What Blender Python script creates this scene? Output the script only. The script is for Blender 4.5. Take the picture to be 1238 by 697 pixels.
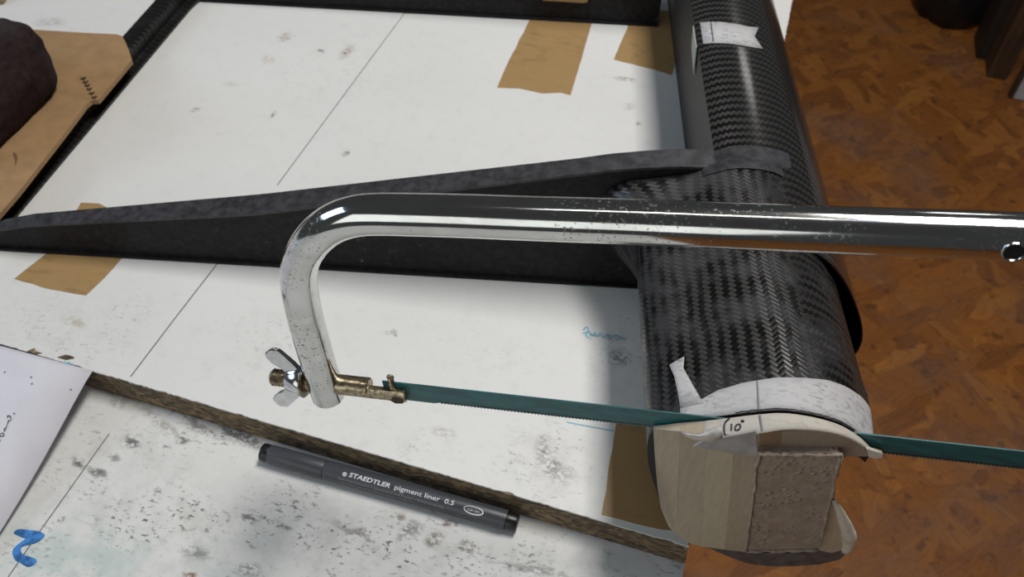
import bpy, bmesh, math, random
from mathutils import Vector, Matrix
from mathutils.noise import noise as mnoise
random.seed(7)
for o in list(bpy.data.objects): bpy.data.objects.remove(o)
scn = bpy.context.scene
COL = scn.collection

# ------------------------------------------------------------------ camera
F, CX, CY, H = 1072.0, 619.0, 348.5, 0.40          # focal length in px (1238 wide), principal point, eye height over the bench top
RM = Matrix(((0.95421821, -0.23888504, 0.1800043),
             (0.29776074, 0.70151946, -0.64746351),
             (0.02839283, 0.67141968, 0.74053323)))  # camera axes -> world (about 48 deg down, 2 deg roll)
EYE = Vector((0, 0, H))
cam_d = bpy.data.cameras.new('camera'); cam = bpy.data.objects.new('camera', cam_d); COL.objects.link(cam)
cam.matrix_world = Matrix.Translation(EYE) @ RM.to_4x4()
cam_d.sensor_width = 36; cam_d.lens = F / 1238 * 36; cam_d.clip_start = 0.01
cam_d.dof.use_dof = True; cam_d.dof.focus_distance = 0.37; cam_d.dof.aperture_fstop = 20
scn.camera = cam
# ------------------------------------------------------------------ light and exposure
w = bpy.data.worlds.new('world'); scn.world = w; w.use_nodes = True
w.node_tree.nodes['Background'].inputs[0].default_value = (0.95, 0.97, 1.0, 1)
w.node_tree.nodes['Background'].inputs[1].default_value = 0.05

def area(name, loc, target, sx, sy, power, col, spread=180):
    d = bpy.data.lights.new(name, 'AREA'); d.shape = 'RECTANGLE'; d.size = sx; d.size_y = sy
    d.energy = power; d.color = col; d.spread = math.radians(spread)
    o = bpy.data.objects.new(name, d); COL.objects.link(o); o.location = loc
    o.rotation_euler = (Vector(target) - Vector(loc)).to_track_quat('-Z', 'Y').to_euler()
    return o
area('ceiling_lamp', (0.19, 0.66, 1.55), (0.19, 0.66, 0), 0.32, 0.75, 21, (1.0, 0.975, 0.94)).rotation_euler = (0, 0, math.radians(14))
area('streak_light', (0.33, 3.0, 1.50), (0.0, 0.46, 0.1), 0.22, 0.16, 0.9, (1.0, 0.98, 0.95))  # small light added to draw the gloss streak along the nose shell
for nm, loc, ln, pw, cl_ in (('blue_streak_light', (0.56, 0.97, 1.50), 1.15, 0.26, (0.12, 0.30, 1.0)), ('blue_streak_light', (0.60, 0.36, 1.56), 1.15, 0.26, (0.15, 0.34, 1.0)), ('tube_lamp', (-0.27, 0.27, 1.56), 0.55, 0.8, (1, 0.98, 0.93))):  # thin blue strips added to draw the blue lines on the chrome tube
    area(nm, loc, (loc[0], loc[1], 0), ln, 0.035, pw, cl_).rotation_euler = (0, 0, math.radians(7))
area('back_fill', (-0.75, -2.2, 0.85), (-0.1, 0.3, 0.2), 2.5, 1.5, 15, (0.97, 1.0, 0.97))  # added fill light standing in for a pale wall behind the camera
area('side_window', (-2.4, -0.2, 1.1), (0, 0.4, 0), 1.1, 0.9, 16, (0.62, 0.78, 1.0))
scn.view_settings.view_transform = 'Standard'; scn.view_settings.look = 'None'
scn.view_settings.gamma = 1; scn.view_settings.use_curve_mapping = False
scn.view_settings.exposure = 0.0

# ------------------------------------------------------------------ measuring helpers
def ray(p): return (RM @ Vector((p[0] - CX, -(p[1] - CY), -F))).normalized()
def un(p, z):                                        # sight line meets the level z
    d = ray(p); return EYE + d * ((z - H) / d.z)
def onpl(p, P0, n):                                  # sight line meets a plane
    d = ray(p); return EYE + d * ((P0 - EYE).dot(n) / d.dot(n))
TH = math.radians(14.2)
TT = Vector((math.cos(TH), math.sin(TH), 0)); AA = Vector((-math.sin(TH), math.cos(TH), 0))
def W(t, s, z): return TT * (t / 1000) + AA * (s / 1000) + Vector((0, 0, z / 1000))   # wing frame, mm -> world
def wing(P): return (P.dot(TT) * 1000, P.dot(AA) * 1000, P.z * 1000)
def onS(p, s): return onpl(p, AA * (s / 1000), AA)
def lerp(a, b, t): return a + (b - a) * t
def interp(x, pts):
    if x <= pts[0][0]: return pts[0][1]
    for (x0, y0), (x1, y1) in zip(pts, pts[1:]):
        if x <= x1: return lerp(y0, y1, (x - x0) / (x1 - x0))
    return pts[-1][1]
def smooth_closed(pts, n=4):
    out = []
    m = len(pts)
    for i in range(m):
        p0, p1, p2, p3 = (pts[(i + k) % m] for k in (-1, 0, 1, 2))
        for k in range(n):
            t = k / n
            out.append(tuple(0.5 * (2*b + (c - a)*t + (2*a - 5*b + 4*c - d)*t*t + (3*b - a - 3*c + d)*t**3) for a, b, c, d in zip(p0, p1, p2, p3)))
    return out
def smooth_open(pts, n=4):
    q = [pts[0]] + list(pts) + [pts[-1]]; out = []
    for i in range(1, len(q) - 2):
        p0, p1, p2, p3 = q[i-1:i+3]
        for k in range(n):
            t = k / n
            out.append(tuple(0.5 * (2*b + (c - a)*t + (2*a - 5*b + 4*c - d)*t*t + (3*b - a - 3*c + d)*t**3) for a, b, c, d in zip(p0, p1, p2, p3)))
    out.append(tuple(pts[-1])); return out

# ------------------------------------------------------------------ object helpers
def link(name, me, m=None, parent=None, smooth=False, label=None):
    o = bpy.data.objects.new(name, me); COL.objects.link(o)
    if m and not me.materials: me.materials.append(m)
    if parent: o.parent = parent; o.matrix_parent_inverse = parent.matrix_world.inverted()
    if smooth:
        for p in me.polygons: p.use_smooth = True
    if label: o['label'] = label
    return o
def build(name, bm, m, parent=None, smooth=False, label=None, angle=None):
    bmesh.ops.recalc_face_normals(bm, faces=bm.faces)
    me = bpy.data.meshes.new(name); bm.to_mesh(me); bm.free()
    o = link(name, me, m, parent, smooth, label)
    if angle: 
        for p in me.polygons: p.use_smooth = True
        me.set_sharp_from_angle(angle=math.radians(angle))
    return o
def tag(o, label, cat, group=None):
    o['label'] = label; o['category'] = cat
    if group: o['group'] = group
    return o
def thing(name, loc, label, cat, group=None):
    o = bpy.data.objects.new(name, None); COL.objects.link(o); o.location = loc; o.empty_display_size = 0.02
    bpy.context.view_layer.update()
    return tag(o, label, cat, group)
def prism(bm, A, B):                                 # closed solid between two matching outlines
    a = [bm.verts.new(p) for p in A]; b = [bm.verts.new(p) for p in B]; n = len(a)
    bm.faces.new(a); bm.faces.new(b[::-1])
    for i in range(n): bm.faces.new((a[i], b[i], b[(i+1) % n], a[(i+1) % n]))
def plate(bm, pts, th, up=Vector((0, 0, 1))): prism(bm, [Vector(p) + up * th for p in pts], [Vector(p) for p in pts])
def box(bm, c, s, rot=None):
    M = Matrix.Translation(c) @ (rot.to_4x4() if rot else Matrix.Identity(4)) @ Matrix.Diagonal((s[0], s[1], s[2], 1))
    return bmesh.ops.create_cube(bm, size=1, matrix=M)['verts']
def sweep(bm, path, rad, n=20, caps=True, flat=1.0, ref=Vector((0, 0, 1))):
    path = [Vector(p) for p in path]; rings = []
    for i, p in enumerate(path):
        t = (path[min(i+1, len(path)-1)] - path[max(i-1, 0)]).normalized()
        x = t.cross(ref).normalized(); y = x.cross(t).normalized()
        r = rad[i] if hasattr(rad, '__len__') else rad
        rings.append([bm.verts.new(p + x * (r * flat * math.cos(a)) + y * (r * math.sin(a))) for a in [2*math.pi*k/n for k in range(n)]])
    for a, b in zip(rings, rings[1:]):
        for k in range(n): bm.faces.new((a[k], a[(k+1) % n], b[(k+1) % n], b[k]))
    if caps: bm.faces.new(rings[0][::-1]); bm.faces.new(rings[-1])
    return rings
def ribbon(bm, path, wd, up, th=0.0001):             # thin drawn line on a surface
    path = [Vector(p) for p in path]; L, Rr = [], []
    for i, p in enumerate(path):
        t = (path[min(i+1, len(path)-1)] - path[max(i-1, 0)]).normalized()
        u = up(p) if callable(up) else up
        sd = t.cross(u).normalized(); wi = wd[i] if hasattr(wd, '__len__') else wd
        L.append(bm.verts.new(p + sd * wi/2 + u * th)); Rr.append(bm.verts.new(p - sd * wi/2 + u * th))
    for i in range(len(path) - 1): bm.faces.new((L[i], L[i+1], Rr[i+1], Rr[i]))
def loft(bm, secs, uvs=None, closed=True, cap=True):  # secs: list of lists of points
    layer = bm.loops.layers.uv.new('UVMap') if uvs else None
    V = [[bm.verts.new(p) for p in s] for s in secs]; n = len(secs[0])
    for i in range(len(secs) - 1):
        for k in range(n if closed else n - 1):
            k2 = (k + 1) % n
            f = bm.faces.new((V[i][k], V[i][k2], V[i+1][k2], V[i+1][k])); f.smooth = True
            if layer:
                kk = k + 1
                for lp, uv in zip(f.loops, (uvs[i][k], uvs[i][kk], uvs[i+1][kk], uvs[i+1][k])): lp[layer].uv = uv
    if cap: bm.faces.new(V[0][::-1]); bm.faces.new(V[-1])
    return V

# ------------------------------------------------------------------ material helpers
class NT:
    def __init__(s, name):
        s.m = bpy.data.materials.new(name); s.m.use_nodes = True; s.t = s.m.node_tree
        s.b = s.t.nodes['Principled BSDF']
    def n(s, typ, **kw):
        nd = s.t.nodes.new(typ)
        for k, v in kw.items(): setattr(nd, k, v)
        return nd
    def set(s, sock, v):
        if isinstance(v, bpy.types.NodeSocket): s.t.links.new(v, sock)
        elif isinstance(v, tuple) and len(v) == 3 and sock.type == 'RGBA': sock.default_value = (*v, 1)
        else: sock.default_value = v
    def math(s, op, a, b=0.0, c=0.0):
        nd = s.n('ShaderNodeMath', operation=op)
        for k, v in enumerate((a, b, c)): s.set(nd.inputs[k], v)
        return nd.outputs[0]
    def mix(s, f, a, b, mode='MIX'):
        nd = s.n('ShaderNodeMix', data_type='RGBA', blend_type=mode)
        s.set(nd.inputs[0], f); s.set(nd.inputs[6], a); s.set(nd.inputs[7], b); return nd.outputs[2]
    def mixf(s, f, a, b):
        nd = s.n('ShaderNodeMix', data_type='FLOAT'); s.set(nd.inputs[0], f); s.set(nd.inputs[2], a); s.set(nd.inputs[3], b); return nd.outputs[0]
    def obj(s): return s.n('ShaderNodeTexCoord').outputs['Object']
    def uv(s): return s.n('ShaderNodeTexCoord').outputs['UV']
    def mapping(s, v, sc=(1, 1, 1), rot=(0, 0, 0), loc=(0, 0, 0)):
        nd = s.n('ShaderNodeMapping'); s.set(nd.inputs[0], v); nd.inputs[1].default_value = loc; nd.inputs[2].default_value = rot; nd.inputs[3].default_value = sc
        return nd.outputs[0]
    def noise(s, v, sc, det=3, rough=0.5, dist=0.0, col=False):
        nd = s.n('ShaderNodeTexNoise'); s.set(nd.inputs['Vector'], v); nd.inputs['Scale'].default_value = sc
        nd.inputs['Detail'].default_value = det; nd.inputs['Roughness'].default_value = rough; nd.inputs['Distortion'].default_value = dist
        return nd.outputs['Color' if col else 'Fac']
    def vor(s, v, sc, feature='F1', out='Distance', rnd=1.0):
        nd = s.n('ShaderNodeTexVoronoi', feature=feature); s.set(nd.inputs['Vector'], v); nd.inputs['Scale'].default_value = sc
        nd.inputs['Randomness'].default_value = rnd; return nd.outputs[out]
    def ss(s, v, lo, hi):
        nd = s.n('ShaderNodeMapRange', interpolation_type='SMOOTHSTEP'); s.set(nd.inputs[0], v)
        nd.inputs[1].default_value = lo; nd.inputs[2].default_value = hi; return nd.outputs[0]
    def ramp(s, v, stops):
        nd = s.n('ShaderNodeValToRGB'); s.set(nd.inputs[0], v); e = nd.color_ramp.elements
        while len(e) < len(stops): e.new(0.5)
        for k, (p, c) in enumerate(stops): e[k].position = p; e[k].color = (*c, 1)
        return nd.outputs[0]
    def bump(s, h, strength=0.3, dist=0.001):
        nd = s.n('ShaderNodeBump'); nd.inputs['Strength'].default_value = strength; nd.inputs['Distance'].default_value = dist
        s.set(nd.inputs['Height'], h); s.t.links.new(nd.outputs[0], s.b.inputs['Normal'])
    def P(s, **kw):
        for k, v in kw.items(): s.set(s.b.inputs[k.replace('_', ' ')], v)
        return s.m
def flat(name, col, rough=0.6, metal=0.0, var=0.0, sc=200, bump=0.0, **kw):
    m = NT(name); c = col
    if var:
        f = m.noise(m.obj(), sc, 4, 0.6)
        c = m.mix(m.ss(f, 0.3, 0.7), tuple(x * (1 - var) for x in col), tuple(min(1, x * (1 + var)) for x in col))
        if bump: m.bump(f, bump, 0.0006)
    m.P(Base_Color=c, Roughness=rough, Metallic=metal, **kw); return m.m

def mat_laminate(name, base, stains, smears, speck, green=None):
    m = NT(name); v = m.obj()
    c = base
    big = m.noise(v, 7, 3); fine = m.noise(v, 420, 5, 0.65); mid = m.noise(v, 90, 4, 0.6)
    c = m.mix(m.math('MULTIPLY', m.ss(big, 0.35, 0.75), 0.35), c, tuple(x * 0.86 for x in base))
    c = m.mix(m.math('MULTIPLY', m.ss(mid, 0.5, 0.8), 0.25), c, tuple(x * 0.75 for x in base))
    warp = m.n('ShaderNodeVectorMath', operation='ADD'); nz = m.n('ShaderNodeVectorMath', operation='SCALE')
    m.set(nz.inputs[0], m.noise(v, 60, 3, 0.6, col=True)); nz.inputs['Scale'].default_value = 0.012
    m.set(warp.inputs[0], v); m.set(warp.inputs[1], nz.outputs[0])
    sep = m.n('ShaderNodeSeparateXYZ'); m.set(sep.inputs[0], v)
    # soft smears: areas where grime gathers
    area_f = 0.0
    for (x, y, rx, ry, k) in smears:
        dx = m.math('DIVIDE', m.math('SUBTRACT', sep.outputs[0], x), rx); dy = m.math('DIVIDE', m.math('SUBTRACT', sep.outputs[1], y), ry)
        d = m.math('SQRT', m.math('ADD', m.math('MULTIPLY', dx, dx), m.math('MULTIPLY', dy, dy)))
        g = m.math('MULTIPLY', m.ss(d, 1.0, 0.0), k)
        area_f = g if isinstance(area_f, float) else m.math('MAXIMUM', area_f, g)
    sp1 = m.ss(m.noise(m.mapping(v, (1, 1.8, 1), (0, 0, 0.25)), 230, 6, 0.75), 0.555, 0.60)
    sp2 = m.ss(m.vor(v, 120), 0.16, 0.10)
    sp2 = m.math('MULTIPLY', sp2, m.ss(m.noise(v, 35, 2), 0.52, 0.60))
    allf = m.math('ADD', area_f, speck) if not isinstance(area_f, float) else speck
    clump = m.math('MULTIPLY_ADD', m.ss(m.noise(v, 38, 3, 0.6), 0.44, 0.60), 0.85, 0.15)
    grime = m.math('MULTIPLY', m.math('MULTIPLY', m.math('MAXIMUM', sp1, m.math('MULTIPLY', sp2, 0.7)), clump), allf)
    haze = m.math('MULTIPLY', m.ss(mid, 0.35, 0.75), m.math('MULTIPLY', allf, 0.30))
    nd = m.math('MINIMUM', grime, 0.92)
    c = m.mix(m.math('MINIMUM', haze, 0.6), c, (0.30, 0.28, 0.25))
    c = m.mix(nd, c, (0.085, 0.08, 0.07))
    if green:
        for (x, y, r, k) in green:
            dx = m.math('SUBTRACT', sep.outputs[0], x); dy = m.math('SUBTRACT', sep.outputs[1], y)
            d = m.math('DIVIDE', m.math('SQRT', m.math('ADD', m.math('MULTIPLY', dx, dx), m.math('MULTIPLY', dy, dy))), r)
            c = m.mix(m.math('MULTIPLY', m.math('MULTIPLY', m.ss(d, 1.0, 0.2), m.ss(mid, 0.35, 0.6)), k * 0.45), c, (0.40, 0.56, 0.52))
    blot = m.noise(m.mapping(v, (1, 1.5, 1), (0, 0, 0.4)), 260, 6, 0.75)
    for (x, y, rx, ry, a, col, k) in stains:      # single spots with a place of their own
        mp = m.n('ShaderNodeMapping', vector_type='TEXTURE'); m.set(mp.inputs[0], warp.outputs[0])
        mp.inputs[1].default_value = (x + 0.006, y + 0.006, 0); mp.inputs[2].default_value = (0, 0, a); mp.inputs[3].default_value = (rx, ry, 1)
        s2 = m.n('ShaderNodeSeparateXYZ'); m.set(s2.inputs[0], mp.outputs[0])
        d = m.math('SQRT', m.math('ADD', m.math('MULTIPLY', s2.outputs[0], s2.outputs[0]), m.math('MULTIPLY', s2.outputs[1], s2.outputs[1])))
        f = m.math('MULTIPLY', m.ss(d, 1.1, 0.2), m.math('MULTIPLY', m.ss(blot, 0.44, 0.53), k))
        c = m.mix(f, c, col)
    m.bump(m.math('ADD', fine, m.math('MULTIPLY', mid, 2.0)), 0.08, 0.0005)
    return m.P(Base_Color=c, Roughness=m.mixf(mid, 0.35, 0.6), Specular_IOR_Level=0.35)

def mat_chipboard():
    m = NT('chipboard_core'); v = m.obj()
    a = m.vor(m.mapping(v, (1, 1, 3)), 260, out='Color'); g = m.n('ShaderNodeRGBToBW'); m.set(g.inputs[0], a)
    n = m.noise(m.mapping(v, (1, 1, 2)), 160, 5, 0.7)
    c = m.ramp(m.math('ADD', m.math('MULTIPLY', g.outputs[0], 0.55), m.math('MULTIPLY', n, 0.55)),
               [(0.25, (0.035, 0.025, 0.016)), (0.5, (0.11, 0.08, 0.048)), (0.68, (0.22, 0.155, 0.085)), (0.9, (0.36, 0.26, 0.15))])
    m.bump(g.outputs[0], 0.7, 0.001)
    return m.P(Base_Color=c, Roughness=0.85)

def mat_osb():
    m = NT('osb_strand_board'); v = m.obj()
    dist = m.n('ShaderNodeVectorMath', operation='ADD'); nz = m.n('ShaderNodeVectorMath', operation='SCALE')
    m.set(nz.inputs[0], m.noise(v, 9, 2, col=True)); nz.inputs['Scale'].default_value = 0.05
    m.set(dist.inputs[0], v); m.set(dist.inputs[1], nz.outputs[0])
    stops = [(0.0, (0.15, 0.052, 0.013)), (0.3, (0.27, 0.092, 0.018)), (0.6, (0.35, 0.125, 0.023)), (0.85, (0.43, 0.175, 0.036)), (1.0, (0.54, 0.26, 0.075))]
    col = None
    for k, (ang, sx, sy) in enumerate(((0.3, 8, 30), (1.25, 9, 36), (-0.55, 8, 32), (2.2, 9, 40), (0.85, 8, 34))):
        mpn = m.n('ShaderNodeMapping', vector_type='TEXTURE'); m.set(mpn.inputs[0], dist.outputs[0]); mpn.inputs[1].default_value = (k * .37, k * .19, 0); mpn.inputs[2].default_value = (0, 0, ang); mpn.inputs[3].default_value = (1 / sx, 1 / sy, 1); mv = mpn.outputs[0]
        vc = m.n('ShaderNodeTexVoronoi', feature='F1', voronoi_dimensions='2D'); m.set(vc.inputs['Vector'], mv); vc.inputs['Scale'].default_value = 1
        ve = m.n('ShaderNodeTexVoronoi', feature='DISTANCE_TO_EDGE', voronoi_dimensions='2D'); m.set(ve.inputs['Vector'], mv); ve.inputs['Scale'].default_value = 1
        s3 = m.n('ShaderNodeSeparateColor'); m.set(s3.inputs[0], vc.outputs['Color'])
        grain = m.noise(m.mapping(mv, (1, 7, 1)), 2.2, 4, 0.6)
        val = m.math('ADD', m.math('MULTIPLY', s3.outputs[0], 0.56), m.math('MULTIPLY', m.math('SUBTRACT', grain, 0.5), 1.0))
        cc = m.ramp(m.math('ADD', val, 0.18), stops)
        cc = m.mix(m.math('MULTIPLY', m.ss(ve.outputs['Distance'], 0.05, 0.0), 0.2), cc, (0.05, 0.02, 0.008))
        if col is None: col = cc
        else: col = m.mix(m.math('MULTIPLY', m.ss(s3.outputs[1], 0.50, 0.56), m.ss(ve.outputs['Distance'], 0.0, 0.06)), col, cc)
    col = m.mix(m.math('MULTIPLY', m.ss(m.noise(v, 40, 3), 0.62, 0.70), 0.55), col, (0.05, 0.022, 0.012))
    col = m.mix(m.math('MULTIPLY', m.ss(m.noise(v, 3.2, 4, 0.6), 0.46, 0.70), 0.50), col, (0.15, 0.115, 0.10))
    col = m.mix(m.math('MULTIPLY', m.ss(m.noise(v, 75, 5, 0.7), 0.5, 0.72), 0.45), col, (0.10, 0.035, 0.012))
    return m.P(Base_Color=col, Roughness=0.55, Specular_IOR_Level=0.3)

def mat_carbon(name, tow=2.3, split=None, worn=0.0, gloss=0.25, dark=0.006, light=0.075):
    """2x2 twill laid on the bias; UV in mm (u round the section, v along the spar). split: list of (u0, u1) where stripes run round the section"""
    m = NT(name); uv = m.uv(); sp = m.n('ShaderNodeSeparateXYZ')
    wob = m.n('ShaderNodeVectorMath', operation='ADD'); nz = m.n('ShaderNodeVectorMath', operation='SCALE')
    m.set(nz.inputs[0], m.noise(uv, 0.05, 2, col=True)); nz.inputs['Scale'].default_value = 3.0
    m.set(wob.inputs[0], uv); m.set(wob.inputs[1], nz.outputs[0]); m.set(sp.inputs[0], wob.outputs[0])
    u, vv = sp.outputs[0], sp.outputs[1]
    k = 0.70711 / tow
    a = m.math('MULTIPLY', m.math('ADD', u, vv), k); b = m.math('MULTIPLY', m.math('SUBTRACT', u, vv), k)
    i, j = m.math('FLOOR', a), m.math('FLOOR', b); fa, fb = m.math('FRACT', a), m.math('FRACT', b)
    along = m.math('LESS_THAN', m.math('FLOORED_MODULO', m.math('ADD', i, j), 4.0), 1.5)
    across = m.math('LESS_THAN', m.math('FLOORED_MODULO', m.math('SUBTRACT', i, j), 4.0), 1.5)
    reg = 0.0
    for (u0, u1) in (split or []):
        r = m.math('MULTIPLY', m.math('GREATER_THAN', u, u0), m.math('LESS_THAN', u, u1))
        reg = r if isinstance(reg, float) else m.math('MAXIMUM', reg, r)
    mask = m.mixf(reg, along, across)
    ha = m.math('SINE', m.math('MULTIPLY', fa, math.pi)); hb = m.math('SINE', m.math('MULTIPLY', fb, math.pi))
    hgt = m.mixf(mask, ha, hb)
    fib = m.mixf(mask, m.noise(m.mapping(uv, (1, 1, 1), (0, 0, math.radians(-45))), 2.0, 2), m.noise(uv, 2.0, 2))
    base = m.mix(mask, (dark, dark, dark * 1.04), (light, light * 0.96, light * 0.90))  # tow sheen painted in: darker and lighter base for warp and weft
    base = m.mix(m.math('MULTIPLY', m.ss(hgt, 0.5, 0.0), 0.75), base, (0.012, 0.012, 0.012))
    patch = m.ss(m.noise(uv, 0.035, 4, 0.6), 0.42, 0.62)
    if worn:
        base = m.mix(m.math('MULTIPLY', patch, worn), base, (0.055, 0.053, 0.055))
        base = m.mix(m.math('MULTIPLY', m.ss(m.noise(uv, 0.9, 4, 0.7), 0.60, 0.72), 0.35 * worn), base, (0.25, 0.25, 0.25))
    tan = m.n('ShaderNodeTangent', direction_type='UV_MAP'); tan.uv_map = 'UVMap'
    m.bump(m.math('ADD', hgt, m.math('MULTIPLY', fib, 0.15)), 0.25, 0.0006)
    rough = m.mixf(m.math('MULTIPLY', patch, worn), 0.34, 0.6) if worn else 0.34
    m.t.links.new(tan.outputs[0], m.b.inputs['Tangent'])
    return m.P(Base_Color=base, Roughness=rough, Metallic=m.math('MULTIPLY_ADD', mask, 0.5, 0.1), Specular_IOR_Level=m.math('MULTIPLY_ADD', mask, 0.35, 0.15), Anisotropic=0.6, Anisotropic_Rotation=m.math('ADD', m.math('MULTIPLY', mask, 0.25), 0.125),
               Coat_Weight=gloss, Coat_Roughness=0.14)

def mat_chrome():
    m = NT('worn_chrome'); v = m.obj()
    pit = m.ss(m.noise(v, 800, 3, 0.6), 0.60, 0.66); zone = m.ss(m.noise(v, 28, 3), 0.46, 0.62)
    film = m.noise(m.mapping(v, (0.3, 1, 1)), 130, 4, 0.6)
    pf = m.math('MULTIPLY', pit, m.math('MULTIPLY', zone, 0.9))
    c = m.mix(m.ss(film, 0.3, 0.75), (0.66, 0.67, 0.66), (0.54, 0.54, 0.52))
    c = m.mix(pf, c, (0.05, 0.04, 0.03))
    m.bump(film, 0.03, 0.0005)
    return m.P(Base_Color=c, Metallic=m.math('SUBTRACT', 1.0, m.math('MULTIPLY', pf, 0.7)), Roughness=m.math('ADD', m.math('MULTIPLY', film, 0.10), m.math('ADD', 0.05, m.math('MULTIPLY', pf, 0.5))))

def mat_rib():
    m = NT('sanded_carbon_rib'); v = m.obj()
    n = m.noise(v, 240, 5, 0.65); b = m.noise(v, 25, 3)
    c = m.mix(m.ss(n, 0.3, 0.7), (0.008, 0.0075, 0.008), (0.020, 0.019, 0.021))
    c = m.mix(m.math('MULTIPLY', m.ss(n, 0.66, 0.74), m.ss(b, 0.45, 0.65)), c, (0.22, 0.22, 0.23))
    m.bump(n, 0.25, 0.0006)
    return m.P(Base_Color=c, Roughness=m.mixf(b, 0.45, 0.65), Specular_IOR_Level=0.18)

def mat_tape(name, col, dark, sc=90, rough=0.75, bump=0.3, k=0.6):
    m = NT(name); v = m.obj(); n = m.noise(m.mapping(v, (1, 2.2, 1)), sc, 5, 0.7); g = m.noise(v, 22, 3)
    c = m.mix(m.math('MULTIPLY', m.math('MULTIPLY', m.ss(n, 0.48, 0.66), m.ss(g, 0.35, 0.6)), k), col, dark)
    m.bump(n, bump, 0.0004)
    return m.P(Base_Color=c, Roughness=rough)

def mat_foam():
    m = NT('glue_smeared_foam'); v = m.obj()
    n = m.noise(v, 170, 6, 0.65, 0.6); r = m.ss(m.vor(v, 330), 0.5, 0.1)
    z = m.ss(m.noise(v, 45, 3), 0.45, 0.62)
    c = m.mix(m.ss(n, 0.35, 0.7), (0.30, 0.235, 0.185), (0.40, 0.325, 0.265))
    m.bump(m.math('ADD', m.math('MULTIPLY', n, 0.8), m.math('MULTIPLY', r, z)), 0.6, 0.0012)
    return m.P(Base_Color=c, Roughness=0.55)

def mat_balsa(name, col):
    m = NT(name); v = m.obj()
    n = m.noise(m.mapping(v, (6, 1, 1)), 120, 4, 0.6)
    c = m.mix(m.ss(n, 0.3, 0.7), tuple(x * 0.88 for x in col), col); m.bump(n, 0.15, 0.0004)
    return m.P(Base_Color=c, Roughness=0.8)

def mat_blade():
    m = NT('teal_blade_paint'); v = m.obj()
    n = m.noise(m.mapping(v, (0.2, 1, 1)), 260, 4, 0.65)
    c = m.mix(m.ss(n, 0.3, 0.7), (0.003, 0.072, 0.084), (0.007, 0.13, 0.138))
    c = m.mix(m.math('MULTIPLY', m.ss(n, 0.66, 0.74), 0.6), c, (0.02, 0.03, 0.03))
    return m.P(Base_Color=c, Roughness=0.42, Coat_Weight=0.2)

def mat_wood(name, a, b):
    m = NT(name); v = m.obj(); n = m.noise(m.mapping(v, (1, 1, 0.12)), 60, 4, 0.6)
    return m.P(Base_Color=m.mix(m.ss(n, 0.3, 0.7), a, b), Roughness=0.6)

def mat_weight():
    m = NT('rough_dark_brown'); v = m.obj(); n = m.noise(v, 220, 5, 0.7); p = m.ss(m.noise(v, 28, 3), 0.45, 0.65)
    c = m.mix(m.ss(n, 0.3, 0.7), (0.016, 0.0085, 0.009), (0.034, 0.019, 0.020)); c = m.mix(m.math('MULTIPLY', p, 0.4), c, (0.05, 0.05, 0.05))
    m.bump(n, 0.6, 0.0012); return m.P(Base_Color=c, Roughness=0.9, Specular_IOR_Level=0.15)

# bench stains, measured in the photograph
def st(px, z, rx, ry, a, col, k=0.9): 
    p = un(px, z); return (p.x, p.y, rx / 1000, ry / 1000, a, col, k)
def sm(px, z, rx, ry, k): 
    p = un(px, z); return (p.x, p.y, rx / 1000, ry / 1000, k)
BRN = (0.24, 0.14, 0.09); DRK = (0.07, 0.068, 0.064); GRY = (0.36, 0.35, 0.33)
M_up = mat_laminate('white_laminate_upper', (0.74, 0.735, 0.71),
    [st((345, 45), 0, 8, 10, 0, BRN, .5), st((420, 62), 0, 7, 14, 0, (0.33, 0.2, 0.14), .6), st((419, 64), 0, 2.2, 2.2, 0, (0.16, 0.07, 0.04)), st((386, 62), 0, 6, 3, 0, DRK, .75),
     st((755, 96), 0, 10, 4, 0.3, (0.33, 0.3, 0.27)), st((760, 128), 0, 6, 8, 0, GRY, .6), st((418, 186), 0, 4, 4.5, 0.2, (0.25, 0.24, 0.22)), st((236, 132), 0, 5, 4, 0.4, GRY), st((330, 138), 0, 2, 6, 0.1, DRK, .7),
     st((325, 72), 0, 8, 6, 0, (0.5, 0.38, 0.30), .6), st((280, 102), 0, 9, 4, 0, GRY, .5), st((60, 27), 0, 16, 9, 0.2, GRY, .6),
     st((90, 387), 0, 10, 5, 0, (0.36, 0.30, 0.18), .55), st((668, 565), 0, 7, 9, 0, DRK, .65), st((715, 405), 0, 5, 3, 0, DRK, .5), st((750, 432), 0, 8, 8, 0, DRK, .6), st((745, 408), 0, 12, 3, 0, DRK, .4),
     st((540, 520), 0, 8, 5, 0, (0.45, 0.42, 0.36), .6), st((655, 545), 0, 5, 16, 0.1, DRK, .45), st((680, 575), 0, 10, 8, 0, GRY, .6), st((475, 400), 0, 4, 3, 0, GRY), st((480, 405), 0, 2, 2, 0, DRK, .7), st((770, 150), 0, 3, 3, 0, DRK, .6)],
    [sm((420, 90), 0, 90, 80, .16), sm((90, 380), 0, 80, 50, .45), sm((330, 420), 0, 60, 45, .30), sm((660, 560), 0, 40, 40, .7), sm((450, 520), 0, 80, 20, .25), sm((760, 430), 0, 30, 60, .4), sm((580, 430), 0, 50, 40, .15)], 0.04)
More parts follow.
